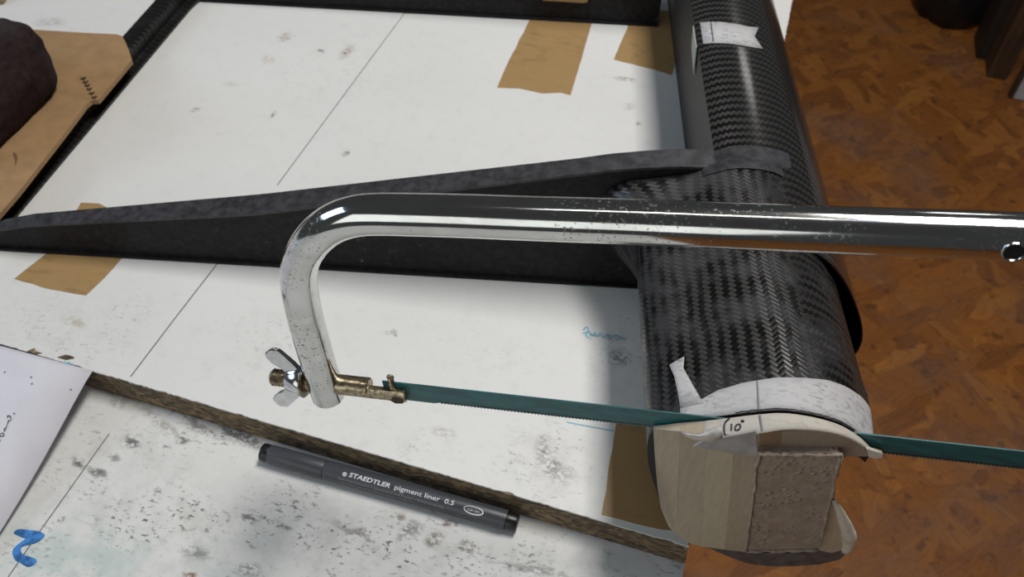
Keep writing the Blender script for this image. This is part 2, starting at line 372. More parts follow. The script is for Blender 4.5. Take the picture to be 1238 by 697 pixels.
M_low = mat_laminate('white_laminate_lower', (0.72, 0.715, 0.69),
    [st((158, 532), -.018, 8, 5, 0.2, DRK, .85), st((95, 558), -.018, 7, 4, -0.3, DRK, .8), st((118, 570), -.018, 10, 3, -0.25, DRK, .8), st((222, 531), -.018, 6, 3, 0.2, DRK, .8), st((140, 552), -.018, 4, 4, 0, DRK, .6),
     st((190, 595), -.018, 3, 3, 0, (0.02, 0.04, 0.03)), st((80, 626), -.018, 2.5, 2.5, 0, DRK), st((232, 695), -.018, 4, 3, 0, (0.20, 0.09, 0.04)), st((305, 624), -.018, 6, 4, -0.2, DRK, .75), st((345, 636), -.018, 8, 2.2, -0.2, DRK, .7),
     st((495, 641), -.018, 6, 9, -0.3, (0.22, 0.21, 0.2), .8), st((545, 633), -.018, 6, 3, 0.4, (0.16, 0.12, 0.09)), st((430, 645), -.018, 16, 4, -0.1, (0.2, 0.18, 0.16), .8), st((525, 655), -.018, 6, 6, 0, (0.2, 0.17, 0.13), .9), st((485, 625), -.018, 3, 4, 0.5, (0.22, 0.16, 0.13), .8),
     st((238, 668), -.018, 10, 5, 0, DRK, .6), st((300, 690), -.018, 10, 4, 0, DRK, .6), st((565, 660), -.018, 5, 6, 0, (0.2, 0.16, 0.12), .8), st((245, 515), -.018, 22, 4, -0.28, (0.18, 0.15, 0.12), .75), st((195, 510), -.018, 24, 4, -0.3, (0.25, 0.21, 0.17), .6), st((290, 522), -.018, 24, 6, -0.3, (0.1, 0.09, 0.08), .85), st((140, 480), -.018, 12, 6, -0.4, (0.25, 0.24, 0.2), .6),
     st((755, 645), -.018, 26, 4, -0.25, (0.18, 0.17, 0.14), .8), st((820, 670), -.018, 10, 7, 0, (0.2, 0.19, 0.17), .7), st((645, 690), -.018, 30, 3, 0.1, DRK, .5), st((735, 667), -.018, 3, 1.5, 0, (0.1, 0.35, 0.42), .8)],
    [sm((200, 640), -.018, 100, 42, .95), sm((150, 560), -.018, 70, 45, .6), sm((420, 650), -.018, 110, 35, .9), sm((600, 675), -.018, 130, 30, .75), sm((260, 520), -.018, 60, 20, .8), sm((90, 690), -.018, 80, 30, .5), sm((780, 665), -.018, 40, 20, .8)], 0.14,
    green=[(*un((30, 690), -.018).xy, .050, .7), (*un((150, 672), -.018).xy, .022, .7), (*un((95, 690), -.018).xy, .035, .5), (*un((280, 690), -.018).xy, .035, .45)])
M_core = mat_chipboard(); M_osb = mat_osb(); M_chrome = mat_chrome(); M_rib = mat_rib(); M_foam = mat_foam(); M_blade = mat_blade()
M_brown = mat_tape('brown_packing_tape', (0.37, 0.235, 0.10), (0.20, 0.125, 0.06), 70, 0.42, 0.12, .5)
M_mask = mat_tape('masking_tape_white', (0.50, 0.49, 0.49), (0.20, 0.20, 0.22), 240, 0.8, 0.35, .75)
M_cream = mat_tape('masking_tape_cream', (0.62, 0.57, 0.50), (0.46, 0.41, 0.34), 180, 0.75, 0.3, .5)
M_paper = flat('paper', (0.66, 0.65, 0.70), 0.8, 0, 0.04, 40)
M_card = flat('brown_cardboard', (0.33, 0.20, 0.092), 0.85, 0, 0.10, 60)
M_ink = flat('black_ink', (0.012, 0.012, 0.014), 0.6)
M_pencil = flat('pencil_graphite', (0.16, 0.16, 0.165), 0.5)
M_blue = flat('blue_felt_pen', (0.035, 0.17, 0.46), 0.6, 0, 0.55, 260)
M_cyan = flat('turquoise_felt_pen', (0.10, 0.42, 0.56), 0.6, 0, 0.3, 300)
M_pen = flat('grey_pen_plastic', (0.052, 0.055, 0.064), 0.38, 0, 0.05, 100)
M_plug = flat('black_pen_plastic', (0.008, 0.008, 0.009), 0.35)
M_print = flat('white_print', (0.72, 0.73, 0.75), 0.5)
M_printg = flat('grey_print', (0.22, 0.225, 0.24), 0.5)
M_brass = flat('tarnished_steel', (0.34, 0.28, 0.19), 0.33, 0.9, 0.55, 500, 0.2)
M_nut = flat('zinc_plated', (0.62, 0.63, 0.64), 0.16, 1.0, 0.1, 300)
M_dark = flat('painted_hole_shade', (0.006, 0.006, 0.007), 0.9)
M_post = mat_wood('dark_stained_wood', (0.035, 0.018, 0.010), (0.085, 0.045, 0.024))
M_frame = mat_wood('bench_timber', (0.20, 0.12, 0.06), (0.32, 0.2, 0.11))
M_sack = flat('black_plastic_sack', (0.006, 0.006, 0.007), 0.5, 0, 0.2, 40)
M_panel = flat('grey_white_panel', (0.46, 0.47, 0.50), 0.55, 0, 0.05, 20)

# ------------------------------------------------------------------ the setting and the bench
bm = bmesh.new(); plate(bm, [(-3, -2, -0.84), (4.5, -2, -0.84), (4.5, 5.5, -0.84), (-3, 5.5, -0.84)], 0.02)
fl = build('floor', bm, M_osb); fl['kind'] = 'structure'; fl['label'] = 'orange brown strand board floor below the workbench'

XR, YE, TB = 0.0345, 0.2162, 0.018                   # right edge and front step of the upper board, its thickness
def ragged(pts, amp, step, side=None):
    out = []
    for i, p in enumerate(pts):
        q = pts[(i+1) % len(pts)]; p, q2 = Vector(p), Vector(q); L = (q2 - p).length; n = max(1, int(L / step))
        d = (q2 - p).normalized(); inn = Vector((-d.y, d.x, 0))
        for k in range(n):
            a = p.lerp(q2, k / n)
            j = 0 if k == 0 else (max(0, mnoise(Vector((a.x * 60, a.y * 60, 3.1))) - 0.35) * 2.2 + max(0, mnoise(Vector((a.x * 520, a.y * 520, 1)))) * 0.35) * amp * (3.5 if i == 1 else 1)
            out.append(a + inn * j)
    return out
def board(name, x0, y0, x1, y1, zt, th, mat, label, amp):
    root = thing(name, ((x0 + x1) / 2, (y0 + y1) / 2, zt - th), label, 'board')
    bm = bmesh.new(); plate(bm, [(x0, y0, zt - th), (x1, y0, zt - th), (x1, y1, zt - th), (x0, y1, zt - th)], th - 0.0009)
    build('chipboard_core', bm, M_core, root, label='rough brown chipboard edge of the board')
    bm = bmesh.new(); plate(bm, ragged([(x0, y0, zt - 0.0009), (x1, y0, zt - 0.0009), (x1, y1, zt - 0.0009), (x0, y1, zt - 0.0009)], amp, 0.0017), 0.0009)
    build('laminate', bm, mat, root, label='white laminate face with stains and scratches')
    return root
upper = board('bench_board', -0.85, YE, XR, 1.35, 0.0, TB - 0.0002, M_up, 'upper white laminate board with a brown chipboard edge under the carbon wing', 0.0022)
lower = board('bench_board', -0.85, -0.25, XR + 0.001, 1.35, -TB, TB, M_low, 'lower white stained board under the grey pen, one step down in front', 0.003)
bm = bmesh.new()
for x in (-0.78, -0.06):
    for y in (-0.16, 1.2): box(bm, (x, y, -0.456 + 0.0175), (0.07, 0.07, 0.763))
for y in (-0.16, 1.2): box(bm, (-0.42, y, -0.09), (0.65, 0.04, 0.108))
for x in (-0.78, -0.06): box(bm, (x, 0.52, -0.09), (0.04, 1.29, 0.108))
tag(build('timber_trestle', bm, M_frame), 'plain timber trestle standing on the floor under the white boards', 'trestle')

Z = Vector((0, 0, 1))
def line_on(parent, pxs, z, wd, mat, name='pencil_line', label=None):
    bm = bmesh.new(); ribbon(bm, [un(p, z) for p in pxs], wd, Z, 0.00012); return build(name, bm, mat, parent, label=label)
line_on(upper, [(492, 12), (335, 224)], 0, 0.0006, M_pencil)
line_on(upper, [(264, 317), (212, 384), (158, 455)], 0, 0.0007, M_pencil)
line_on(lower, [(132, 524), (46, 645), (10, 697)], -TB, 0.0006, M_pencil)
def seg(parent, path, z, wd, mat, name, label):
    p = smooth_open(path, 5); bm = bmesh.new(); ribbon(bm, [un(q, z) for q in p], wd, Z, 0.0002); return build(name, bm, mat, parent, label=label)
bm = bmesh.new()
two = [(150, 218), (205, 175), (330, 185), (430, 200), (490, 238), (452, 290), (400, 325), (330, 345), (245, 368), (228, 400), (250, 450), (330, 475), (400, 512), (380, 560), (310, 590), (230, 550), (165, 510), (135, 420), (175, 360), (240, 310), (278, 280), (220, 258)]
plate(bm, [un((x / 9.05, 620 + y / 9.05), -TB) for x, y in smooth_closed(two, 3)], 0.00015)
build('painted_number', bm, M_blue, lower, label='blue brushed number 2')
bm = bmesh.new()
for pth in ([(705, 399), (709, 395), (711, 399), (708, 405), (712, 409)], [(704, 403), (714, 401)], [(713, 402), (716, 406), (719, 402), (722, 407), (726, 403), (729, 408), (734, 404), (739, 408), (745, 405), (752, 409), (757, 410)]):
    bm = bmesh.new(); ribbon(bm, [un(q, 0) for q in smooth_open(pth, 4)], 0.0007, Z, 0.00015); build('felt_pen_scribble', bm, M_cyan, upper, label='turquoise handwritten scribble')
bm = bmesh.new(); ribbon(bm, [un(q, 0) for q in smooth_open([(685, 510), (700, 513), (722, 517), (742, 521)], 4)], 0.0006, Z, 0.00015); build('felt_pen_scribble', bm, M_cyan, upper, label='faint turquoise line')


def tape_strip(pxs, z, parent, label, mat=M_brown):
    pts = []
    for i, p in enumerate(pxs):
        a, b = un(p, z), un(pxs[(i+1) % len(pxs)], z); n = max(2, int((b - a).length / 0.006))
        for k in range(n):
            q = a.lerp(b, k / n); 
            if k: q += Vector((mnoise(q * 300), mnoise(q * 310 + Vector((5, 5, 5))), 0)) * 0.0006
            pts.append((q.x, q.y, z))
    bm = bmesh.new(); plate(bm, pts, 0.00015); return build('packing_tape', bm, mat, parent, label=label)
tape_strip([(655, -12), (724, -4), (715, 30), (690, 115), (678, 112), (655, 113), (628, 107), (601, 106), (612, 80), (640, 25)], 0.0, upper, 'long brown tape strip under the far rib')
tape_strip([(765, 10), (830, 15), (824, 45), (812, 91), (790, 84), (766, 78), (742, 72), (758, 35)], 0.0, upper, 'short brown tape strip beside the spar')
tape_strip([(98, 245), (120, 246), (152, 262), (149, 310), (128, 334), (104, 357), (62, 350), (17, 337), (62, 302)], 0.0, upper, 'brown tape strip crossing under the near rib')
tape_strip([(748, 492), (830, 500), (850, 560), (838, 642), (800, 640), (765, 632), (727, 622), (734, 580)], 0.0, upper, 'brown tape strip in the shadow by the wing end')
for k, (pth, c) in enumerate([([(33, 425), (42, 421), (44, 425), (51, 427), (45, 428)], 0), ([(70, 432), (80, 429), (88, 431), (90, 433), (80, 435)], 1)]):
    bm = bmesh.new(); plate(bm, [un(p, 0) for p in pth], 0.0006); build('chip_mark', bm, M_core, upper, label='brown chipped spot in the laminate')
bm = bmesh.new(); ribbon(bm, [un(q, 0) for q in smooth_open([(78, 437), (80, 440), (83, 438), (85, 440), (88, 439)], 4)], .0008, Z, .0002); build('felt_pen_scribble', bm, M_cyan, upper, label='tiny turquoise mark')

# ------------------------------------------------------------------ the carbon wing panel
wingp = thing('carbon_wing_panel', W(110, 500, 0), 'black carbon fibre wing section with ribs and a taped block end on the white board', 'wing')
NEAR = [(159.5, 64), (158, 72), (153, 82), (145, 93), (138, 100), (131, 105), (124, 108), (114, 109.3), (104, 108.4), (94, 104), (86, 99.5), (76, 94), (66, 88.5), (58.5, 80), (57, 70), (60, 52), (65, 36), (71, 20), (82, 8), (100, 1.5), (120, 0.3), (135, 1.5), (141, 10), (138, 40), (135, 74), (138, 87), (147, 81), (153, 72), (157, 62)]
NEARS = smooth_closed(NEAR, 4)
NEARS = [(t, max(z, 0.25)) for t, z in NEARS]
top_pts = sorted([p for p in NEARS[:57] if p[1] > 69 and p[0] <= 158.6], key=lambda p: p[0])
tp = [];
for t, z in top_pts:
    if not tp or t > tp[-1][0] + 0.05: tp.append((t, z))
def ztop(t): return interp(t, tp)
# kerf plane: follows the saw blade
PL, PR = un((462, 460), .083), un((1238, 545), .110)
tl, tr = wing(PL), wing(PR); KS = (tr[1] - tl[1]) / (tr[0] - tl[0])
def s_cut(t): return tl[1] + KS * (t - tl[0])
S_F = 198.5                                          # front face of the off-cut
def arcs(pts, closed=True):
    a = [0.0]
    for p, q in zip(pts, pts[1:] + ([pts[0]] if closed else [])): a.append(a[-1] + math.hypot(q[0] - p[0], q[1] - p[1]))
    return a
AR = arcs(NEARS)
secs, uvs = [], []
for k, s in enumerate([None, 216, 222, 232, 245, 258, 271, 284, 297, 310, 322, 332, 340, 346, 351, 356, 361, 366, 370]):
    row, ur = [], []
    for i, (t, z) in enumerate(NEARS + [NEARS[0]]):
        tt = t
        if s is not None and s > 330 and t < 84 and z > 4:        # cloth fillet up to the rib
            f = (s - 330) / 40; tt = t - 17 * f**2.0 * min(1, (84 - t) / 14) * min(1, z / 30)
        ss_ = max(s_cut(t) + 0.9, s if s else 0)
        z0_ = z; z = z * (1 - 0.065 * min(1, max(0, (ss_ - 232) / 120)) * min(1, max(0, (z - 50) / 40)))
        tmax = 145 + max(0, ss_ - 202) / 44 * 14               # the skin edge runs back from the cut
        if tt > tmax: tt = tmax; z = ztop(tmax) - (0 if i < 20 else 2.2)
        if i < len(NEARS): row.append(W(tt, ss_, z))
        ur.append((AR[i], ss_))
    secs.append(row); uvs.append(ur)
bm = bmesh.new(); loft(bm, secs, uvs)
u_split = AR[min(range(56), key=lambda i: abs(NEARS[i][0] - 122))]
M_cn = mat_carbon('carbon_twill_near', 2.1, [(-1, u_split)], worn=0.85, gloss=0.15)
build('root_sleeve', bm, M_cn, wingp, label='woven carbon sleeve with sanded grey patches')

FAR = [(98, 95), (107, 99), (120, 100), (136, 97), (150, 88), (162, 74), (172, 58), (180, 42), (184, 27), (182, 14), (174, 5), (160, 1), (135, 0.2), (108, 0.2)]
FS = smooth_open(FAR, 4); ARF = arcs(FS, False)
FI = []
for i, p in enumerate(FS):
    a, b = FS[max(0, i-1)], FS[min(len(FS)-1, i+1)]; dx, dy = b[0]-a[0], b[1]-a[1]; L = math.hypot(dx, dy)
    FI.append((p[0] + dy / L * -1 * -1.6 * -1 if False else p[0] - (-dy) / L * -1.6, p[1] - dx / L * -1.6 * -1))
FI = [(p[0] * 0.978 + 141 * 0.022, p[1] * 0.965 + 50 * 0.035) for p in FS]
bm = bmesh.new()
svals = [312, 340, 372, 420, 480, 560, 660, 780, 900, 1000]
loft(bm, [[W(t, s, z) for t, z in FS] for s in svals], [[(ARF[i], s) for i in range(len(FS))] for s in svals], closed=False, cap=False)
uvl = bm.loops.layers.uv.active
inn = [[bm.verts.new(W(t, s, z)) for t, z in FI] for s in (312, 660, 1000)]
for a, b in zip(inn, inn[1:]):
    for k in range(len(FI) - 1): bm.faces.new((a[k], b[k], b[k+1], a[k+1])).smooth = True
bm.verts.ensure_lookup_table()
n = len(FS)
for k in range(n - 1): bm.faces.new((bm.verts[k], bm.verts[k+1], inn[0][k+1], inn[0][k]))
me = bpy.data.meshes.new('leading_edge_shell'); bm.to_mesh(me); bm.free()
u107 = ARF[6]; 
uA = ARF[min(range(n), key=lambda i: abs(FS[i][0] - 112) if FS[i][1] > 60 else 99)]; uB = ARF[min(range(n), key=lambda i: abs(FS[i][0] - 136) if FS[i][1] > 60 else 99)]
M_cf = mat_carbon('carbon_twill_far', 2.2, [(-1, 400)], worn=0.0, gloss=0.6)
link('leading_edge_shell', me, M_cf, wingp, label='glossy woven carbon nose shell, open at its near end')
bm = bmesh.new(); prism(bm, [W(108, 383, .3), W(98.5, 383, 94.5), W(101, 383, 94.5), W(110.5, 383, .3)], [W(108, 1000, .3), W(98.5, 1000, 94.5), W(101, 1000, 94.5), W(110.5, 1000, .3)])
M_web = flat('grey_shear_web', (0.014, 0.014, 0.0135), 0.6, 0, 0.2, 300, 0.2)
build('shear_web', bm, M_web, wingp, label='dull grey flat web of the spar')

RIB = [(-338, 9), (-313, 21), (-161, 43), (-19, 77), (45, 92), (75, 96.5), (97, 97)]
def rib(s0, s1, t0, t1, mat, cap_w=15, top=None):
    ts = [t0 + (t1 - t0) * k / 24 for k in range(25)]
    zf = lambda t: interp(t, RIB)
    bm = bmesh.new(); poly = [(t, zf(t) - 1.2) for t in ts] + [(t1 if t1 < 100 else 108, 0.2), (t0, 0.2)]
    prism(bm, [W(t, s0 + 1, z) for t, z in poly], [W(t, s0 + 4, z) for t, z in poly])
    web = build('rib', bm, mat, wingp, label='flat black carbon rib web')
    bm = bmesh.new()
    prism(bm, [W(t, s0, zf(t)) for t in ts] + [W(t, s0, zf(t) - 1.6) for t in ts[::-1]],
              [W(t, s0 + interp(t, [(-338, 8), (-161, 17), (20, 13), (97, 15)]), zf(t) + 0.3) for t in ts] + [W(t, s0 + interp(t, [(-338, 8), (-161, 17), (20, 13), (97, 15)]), zf(t) - 1.3) for t in ts[::-1]])
    build('rib_cap', bm, M_cap, wingp, label='grey sanded cap strip along the rib top')
    bm = bmesh.new(); box(bm, (0, 0, 0), (1, 1, 1)); 
    for v in bm.verts: v.co = W(lerp(t0, min(t1, 100), v.co.x + .5), lerp(s0 - 1.5, s0 + 12, v.co.y + .5), lerp(0.2, 1.8, v.co.z + .5))
    build('rib_foot', bm, mat, wingp)
M_cap = flat('grey_sanded_carbon', (0.034, 0.033, 0.037), 0.5, 0, 0.5, 180, 0.2)
rib(370, 385, -338, 97, M_rib)
rib(669, 684, -328, 97, M_rib)
# cap cloth running on over the spar
bm = bmesh.new()
g = [[W(t, s, (ztop(t) * 0.937 if s < 372 else interp(t, sorted((p[0], p[1]) for p in FS if p[1] > 60))) + .5) for t in range(90, 142, 4)] for s in (364, 370.5)]
g.append([W(t, 377, interp(t, sorted((p[0], p[1]) for p in FS if p[1] > 60)) + .9) for t in range(90, 142, 4)])
g.append([W(t, 386 + max(0, (96 - t)) * 0.0, interp(t, sorted((p[0], p[1]) for p in FS if p[1] > 60)) + .6) for t in range(90, 142, 4)])
loft(bm, g, None, closed=False, cap=False); build('rib_cap_cloth', bm, M_cap, wingp, label='grey cloth strip over the spar')
# trailing edge
def TE(y, dx): return Vector((-0.4165 - 0.11 * (y - 0.306) + dx, y, 0))
bm = bmesh.new()
prof = [(-0.0235, 0.0002), (-0.0235, 0.0115), (-0.0225, 0.0125), (-0.0095, 0.0130), (-0.0075, 0.0122), (-0.0070, 0.0034), (-0.0055, 0.0026), (0, 0.0022), (0, 0.0002)]
ys = [0.276, 0.40, 0.55, 0.70, 0.85, 1.0]; ap = arcs([(a * 1000, b * 1000) for a, b in prof])
M_te = mat_carbon('carbon_twill_strip', 2.0, [(-1, 400)], worn=0.2, gloss=0.1, dark=0.010, light=0.024)
loft(bm, [[TE(y, a) + Vector((0, 0, b)) for a, b in prof] for y in ys], [[(ap[i], y * 1000) for i in range(len(prof) + 1)] for y in ys])
for f in bm.faces: f.smooth = False
build('trailing_edge_strip', bm, M_te, wingp, label='thin woven carbon strip along the trailing edge')
bm = bmesh.new(); P_ = [TE(y, 0.0002) + Vector((0, 0, 0.0004)) for y in (.565, .585, .61, .64)]
plate(bm, [P_[0], P_[1] + Vector((.003, 0, 0)), P_[2] + Vector((.012, 0, 0)), P_[3] + Vector((.045, 0.012, 0)), P_[3]], 0.0018); build('corner_gusset', bm, M_cap, wingp)

# end block and off-cut
def face_plate(name, pxs, s0, mat, label=None, back=None, smooth=False):
    P = [onS(p, s0(p) if callable(s0) else s0) for p in pxs]
    if callable(s0): s0 = S_F
    bm = bmesh.new(); Q = []
    for p in P:
        t = p.dot(TT) * 1000; sb = back(t) if callable(back) else back
        Q.append(p + AA * (max(sb - p.dot(AA) * 1000, 0.4) / 1000))
    prism(bm, P, Q); return build(name, bm, mat, wingp, label=label, angle=35 if smooth else None)
bk = lambda t: s_cut(t) - 0.9
lean = lambda p: S_F + max(0, min(1, (610 - p[1]) / 90)) * max(0, (lerp(210.4, S_F, (p[0] - 790) / 98) - S_F))
M_b = [mat_balsa('balsa_%s' % n_, c) for n_, c in (('pale', (0.50, 0.43, 0.32)), ('tan', (0.46, 0.385, 0.275)), ('straw', (0.50, 0.435, 0.30)), ('fawn', (0.45, 0.37, 0.27)))]
face_plate('core_strip', [(790, 518), (805, 519.5), (822, 521), (820, 600), (819, 648), (808, 635), (799, 614), (795, 590), (792, 556)], lean, M_b[0], 'pale outer core strip with a rounded corner', bk, True)
face_plate('core_strip', [(822, 521), (856, 526), (852, 600), (848, 660), (833, 656), (819, 648), (820, 600)], lean, M_b[1], None, bk, True)
face_plate('core_strip', [(856, 526), (889, 529), (882, 600), (876, 664), (848, 660), (852, 600)], lean, M_b[2], None, bk, True)
face_plate('core_strip', [(889, 533), (918, 522), (917, 552), (902, 667), (876, 664), (882, 600)], S_F, M_b[3], None, bk, True)
M_grey = flat('grey_filler', (0.40, 0.38, 0.37), 0.6, 0, 0.15, 150, 0.3)
face_plate('filler_band', [(868, 530), (914, 521), (916, 551), (889, 549), (866, 544), (838, 540), (850, 533)], S_F - 0.5, M_grey, 'grey smeared filler under the tape', S_F + 0.2)
M_ply = mat_balsa('nose_plywood', (0.27, 0.17, 0.095)); M_ply2 = mat_balsa('nose_plywood_pale', (0.33, 0.255, 0.185))
face_plate('nose_plug', [(913, 526), (928, 522.5), (945, 521), (945, 552), (915, 552)], S_F, M_ply, 'reddish brown wooden end of the nose', bk)
face_plate('nose_plug', [(945, 521), (965, 520), (984, 520), (1000, 521.5), (1013, 524.5), (1027, 529), (1038, 534.5), (1045, 541), (1050, 551.5), (1012, 551), (945, 552)], S_F, M_ply2, None, bk)
# foam block, proud of the core
FT = [onS(p, 194.5) for p in [(917, 549), (965, 549), (1017, 550), (1004, 606), (989, 664), (945, 668), (902, 666), (908, 620)]]
FB = [p + AA * 0.0105 for p in FT]; up_shift = 0.002
bm = bmesh.new(); prism(bm, FT, FB); bmesh.ops.bevel(bm, geom=[e for e in bm.edges], offset=0.0008, segments=2, affect='EDGES')
build('foam_block', bm, M_foam, wingp, label='grey brown glue smeared foam block on the end face')
bm = bmesh.new()                                    # squeezed-out glue along its edges
random.seed(3)
for (a, b, n_) in (((917, 549), (1017, 550), 26), ((917, 549), (902, 666), 22), ((902, 666), (989, 664), 14), ((1017, 550), (989, 664), 16)):
    A_, B_ = onS(a, 194.2), onS(b, 194.2); path = [A_.lerp(B_, k / n_) + Vector((random.uniform(-1, 1), 0, random.uniform(-1, 1))) * 0.0004 for k in range(n_ + 1)]
    sweep(bm, path, [random.uniform(0.0004, 0.0012) for _ in path], 6, True, 1, Vector((0.3, 1, 0.2)))
sq = build('glue_bead', bm, M_foam, wingp, True, 'uneven glue squeezed out along the block edges')
# lower lip of the nose skin
M_lip = mat_tape('cream_glue_lip', (0.70, 0.63, 0.53), (0.50, 0.40, 0.29), 160, 0.6, 0.5, .7)
face_plate('nose_lip', [(1004, 606), (1008, 605), (1014, 618), (1018, 634), (1022, 645), (1020, 664), (1006, 668), (986, 664)], 197.5, mat_balsa('lip_inner', (0.50, 0.385, 0.27)), 'tan inner face of the lower lip', 203)
rim = [(1007, 604), (1013, 613), (1018, 624), (1023, 636), (1026, 647), (1026, 656), (1023, 666)]
bm = bmesh.new(); sweep(bm, [onS(p, 197) for p in smooth_open(rim, 3)], [interp(k / 18, [(0, .0006), (.3, .0016), (.7, .0026), (1, .0016)]) for k in range(19)], 9, True, 1.4, AA)
build('lip_rim', bm, M_lip, wingp, True, 'ragged cream rim of the lower lip')
M_under = flat('grey_underskin', (0.10, 0.10, 0.105), 0.45, 0, 0.4, 160, 0.2)
face_plate('lower_skin', [(852, 660), (876, 664), (905, 667.5), (950, 668.5), (990, 665), (1008, 668), (1022, 663), (1024, 668), (1015, 676), (990, 682), (960, 684), (930, 684), (905, 681), (885, 674), (868, 667)], 199.5, M_under, 'dark grey lower skin below the block', 210)

# tapes round the sleeve
def patch(name, rows, zf, mat, label, th=0.35, off=0.25, parent=wingp):
    bm = bmesh.new()
    up = [[bm.verts.new(W(t, s, zf(t) + off + th)) for t, s in r] for r in rows]; dn = [[bm.verts.new(W(t, s, zf(t) + off)) for t, s in r] for r in rows]
    for G, fl_ in ((up, 0), (dn, 1)):
        for a, b in zip(G, G[1:]):
            for k in range(len(a) - 1): bm.faces.new((a[k], a[k+1], b[k+1], b[k]))
    nr, nc = len(rows), len(rows[0])
    for k in range(nc - 1): bm.faces.new((up[0][k], up[0][k+1], dn[0][k+1], dn[0][k])); bm.faces.new((up[-1][k], up[-1][k+1], dn[-1][k+1], dn[-1][k]))
    for k in range(nr - 1): bm.faces.new((up[k][0], up[k+1][0], dn[k+1][0], dn[k][0])); bm.faces.new((up[k][-1], up[k+1][-1], dn[k+1][-1], dn[k][-1]))
    return build(name, bm, mat, parent, True, label)
def tsz(px, zf):                                      # (t, s) on the sleeve top under a pixel
    z = 95.0
    for _ in range(12): t, s, _z = wing(un(px, z / 1000)); z = lerp(z, zf(min(max(t, 57.5), 158)), 0.7)
    return t, s
upper_edge = [tsz(p, ztop) for p in [(822, 490), (846, 484), (868, 472), (895, 464), (925, 459), (960, 457), (990, 459), (1015, 465), (1035, 476), (1049, 489)]]
print('band upper', [(round(a), round(b)) for a, b in upper_edge])
ue = sorted(upper_edge)
ts = [68 + (158 - 68) * k / 40 for k in range(41)]
rows = []
for f in (0, .25, .5, .75, 1):
    te = 145.6 + f * 8.5 + 0.5 * mnoise(Vector((f * 9, 4, 0))); tl_ = [68 + (te - 68) * k / 40 for k in range(41)]
    rows.append([(t, lerp(s_cut(t) + 1.0, interp(t, ue) + 0.25 * mnoise(Vector((t, 0, 0))), f)) for t in tl_])
band = patch('masking_tape', rows, ztop, M_mask, 'wide white masking tape band behind the saw cut')
# right hand tail of the band
tail = [(1049, 489), (1056, 512), (1066, 547), (1058, 549), (1047, 520), (1042, 500)]
lip_lo = sorted(tsz(p, ztop) for p in [(872, 531), (890, 527), (914, 522), (945, 516), (984, 515), (1013, 521), (1030, 527), (1044, 538)])
print('lip lower', [(round(a), round(b)) for a, b in lip_lo])
ts2 = [76 + (145.5 - 76) * k / 36 for k in range(37)]
rows = [[(t, lerp(S_F - 0.4, s_cut(t) - 1.0, f)) for t in ts2] for f in (0, .33, .66, 1)]
lip = patch('masking_tape', rows, ztop, M_cream, 'cream tape lip in front of the cut with the handwritten angle', th=0.9)
# narrow vertical strip
lft = [tsz(p, ztop) for p in [(809, 442), (815, 456), (819, 475), (822, 494)]]; rgt = [tsz(p, ztop) for p in [(827, 432), (826, 446), (837, 466), (850, 488)]]
print('strip', lft, rgt)
rows = [[(lerp(a[0], b[0], f), lerp(a[1], b[1], f)) for f in (0, .25, .5, .75, 1)] for a, b in zip(lft, rgt)]
patch('masking_tape', rows, ztop, M_mask, 'narrow torn masking tape strip left of the band', off=0.5)
# crumpled paper in the kerf
bm = bmesh.new(); random.seed(5)
top_ = [(824, 521), (834, 523), (844, 524), (853, 521), (861, 517), (867, 515), (872, 513)]; bot_ = [(828, 526), (836, 530), (846, 533), (856, 534), (864, 533), (870, 531), (874, 528)]
rowsp = []
for f in (0, .33, .66, 1):
    rowsp.append([onS((lerp(a[0], b[0], f), lerp(a[1], b[1], f)), S_F - 1.0 - 3.2 * math.sin(f * 3.1) - random.uniform(0, 1.8)) for a, b in zip(top_, bot_)])
V1 = loft(bm, rowsp, None, closed=False, cap=False)
cr = build('crumpled_tape', bm, flat('crumpled_white', (0.66, 0.63, 0.58), 0.7, 0, 0.1, 200), wingp, False, 'crumpled cream tape scrap at the cut')
md = cr.modifiers.new('solid', 'SOLIDIFY'); md.thickness = 0.0006
# torn white flap under the blade on the right
face_plate('torn_tape_tail', [(1047, 542), (1056, 545), (1067, 548), (1067, 553), (1058, 554), (1050, 552)], 197.5, M_cream, 'torn white tape tail under the blade', 199)
# dark cut line, pencil line and the written angle
bm = bmesh.new(); ribbon(bm, [W(t, s_cut(t) + 1.3 + 0.4 * mnoise(Vector((t * .9, 0, 0))), ztop(t) + .75) for t in [88 + k * 1.2 for k in range(40)]], [0.0005 + 0.0006 * abs(mnoise(Vector((k * .37, 2, 0)))) for k in range(40)], Z)
build('cut_line', bm, M_ink, band, label='uneven black line along the cut')
tq, sq_ = tsz((915, 461), ztop)
bm = bmesh.new(); ribbon(bm, [W(lerp(tq, tq - 1.2, k / 6), lerp(sq_, s_cut(tq) + 1.2, k / 6), ztop(tq) + .7) for k in range(7)], 0.0006, Z); build('pencil_line', bm, M_pencil, band)
bm = bmesh.new(); ribbon(bm, [W(tq - 1.3, lerp(s_cut(tq) - 1.2, S_F, k / 4), ztop(tq) + 1.25) for k in range(5)], 0.0006, Z); build('pencil_line', bm, M_pencil, lip)

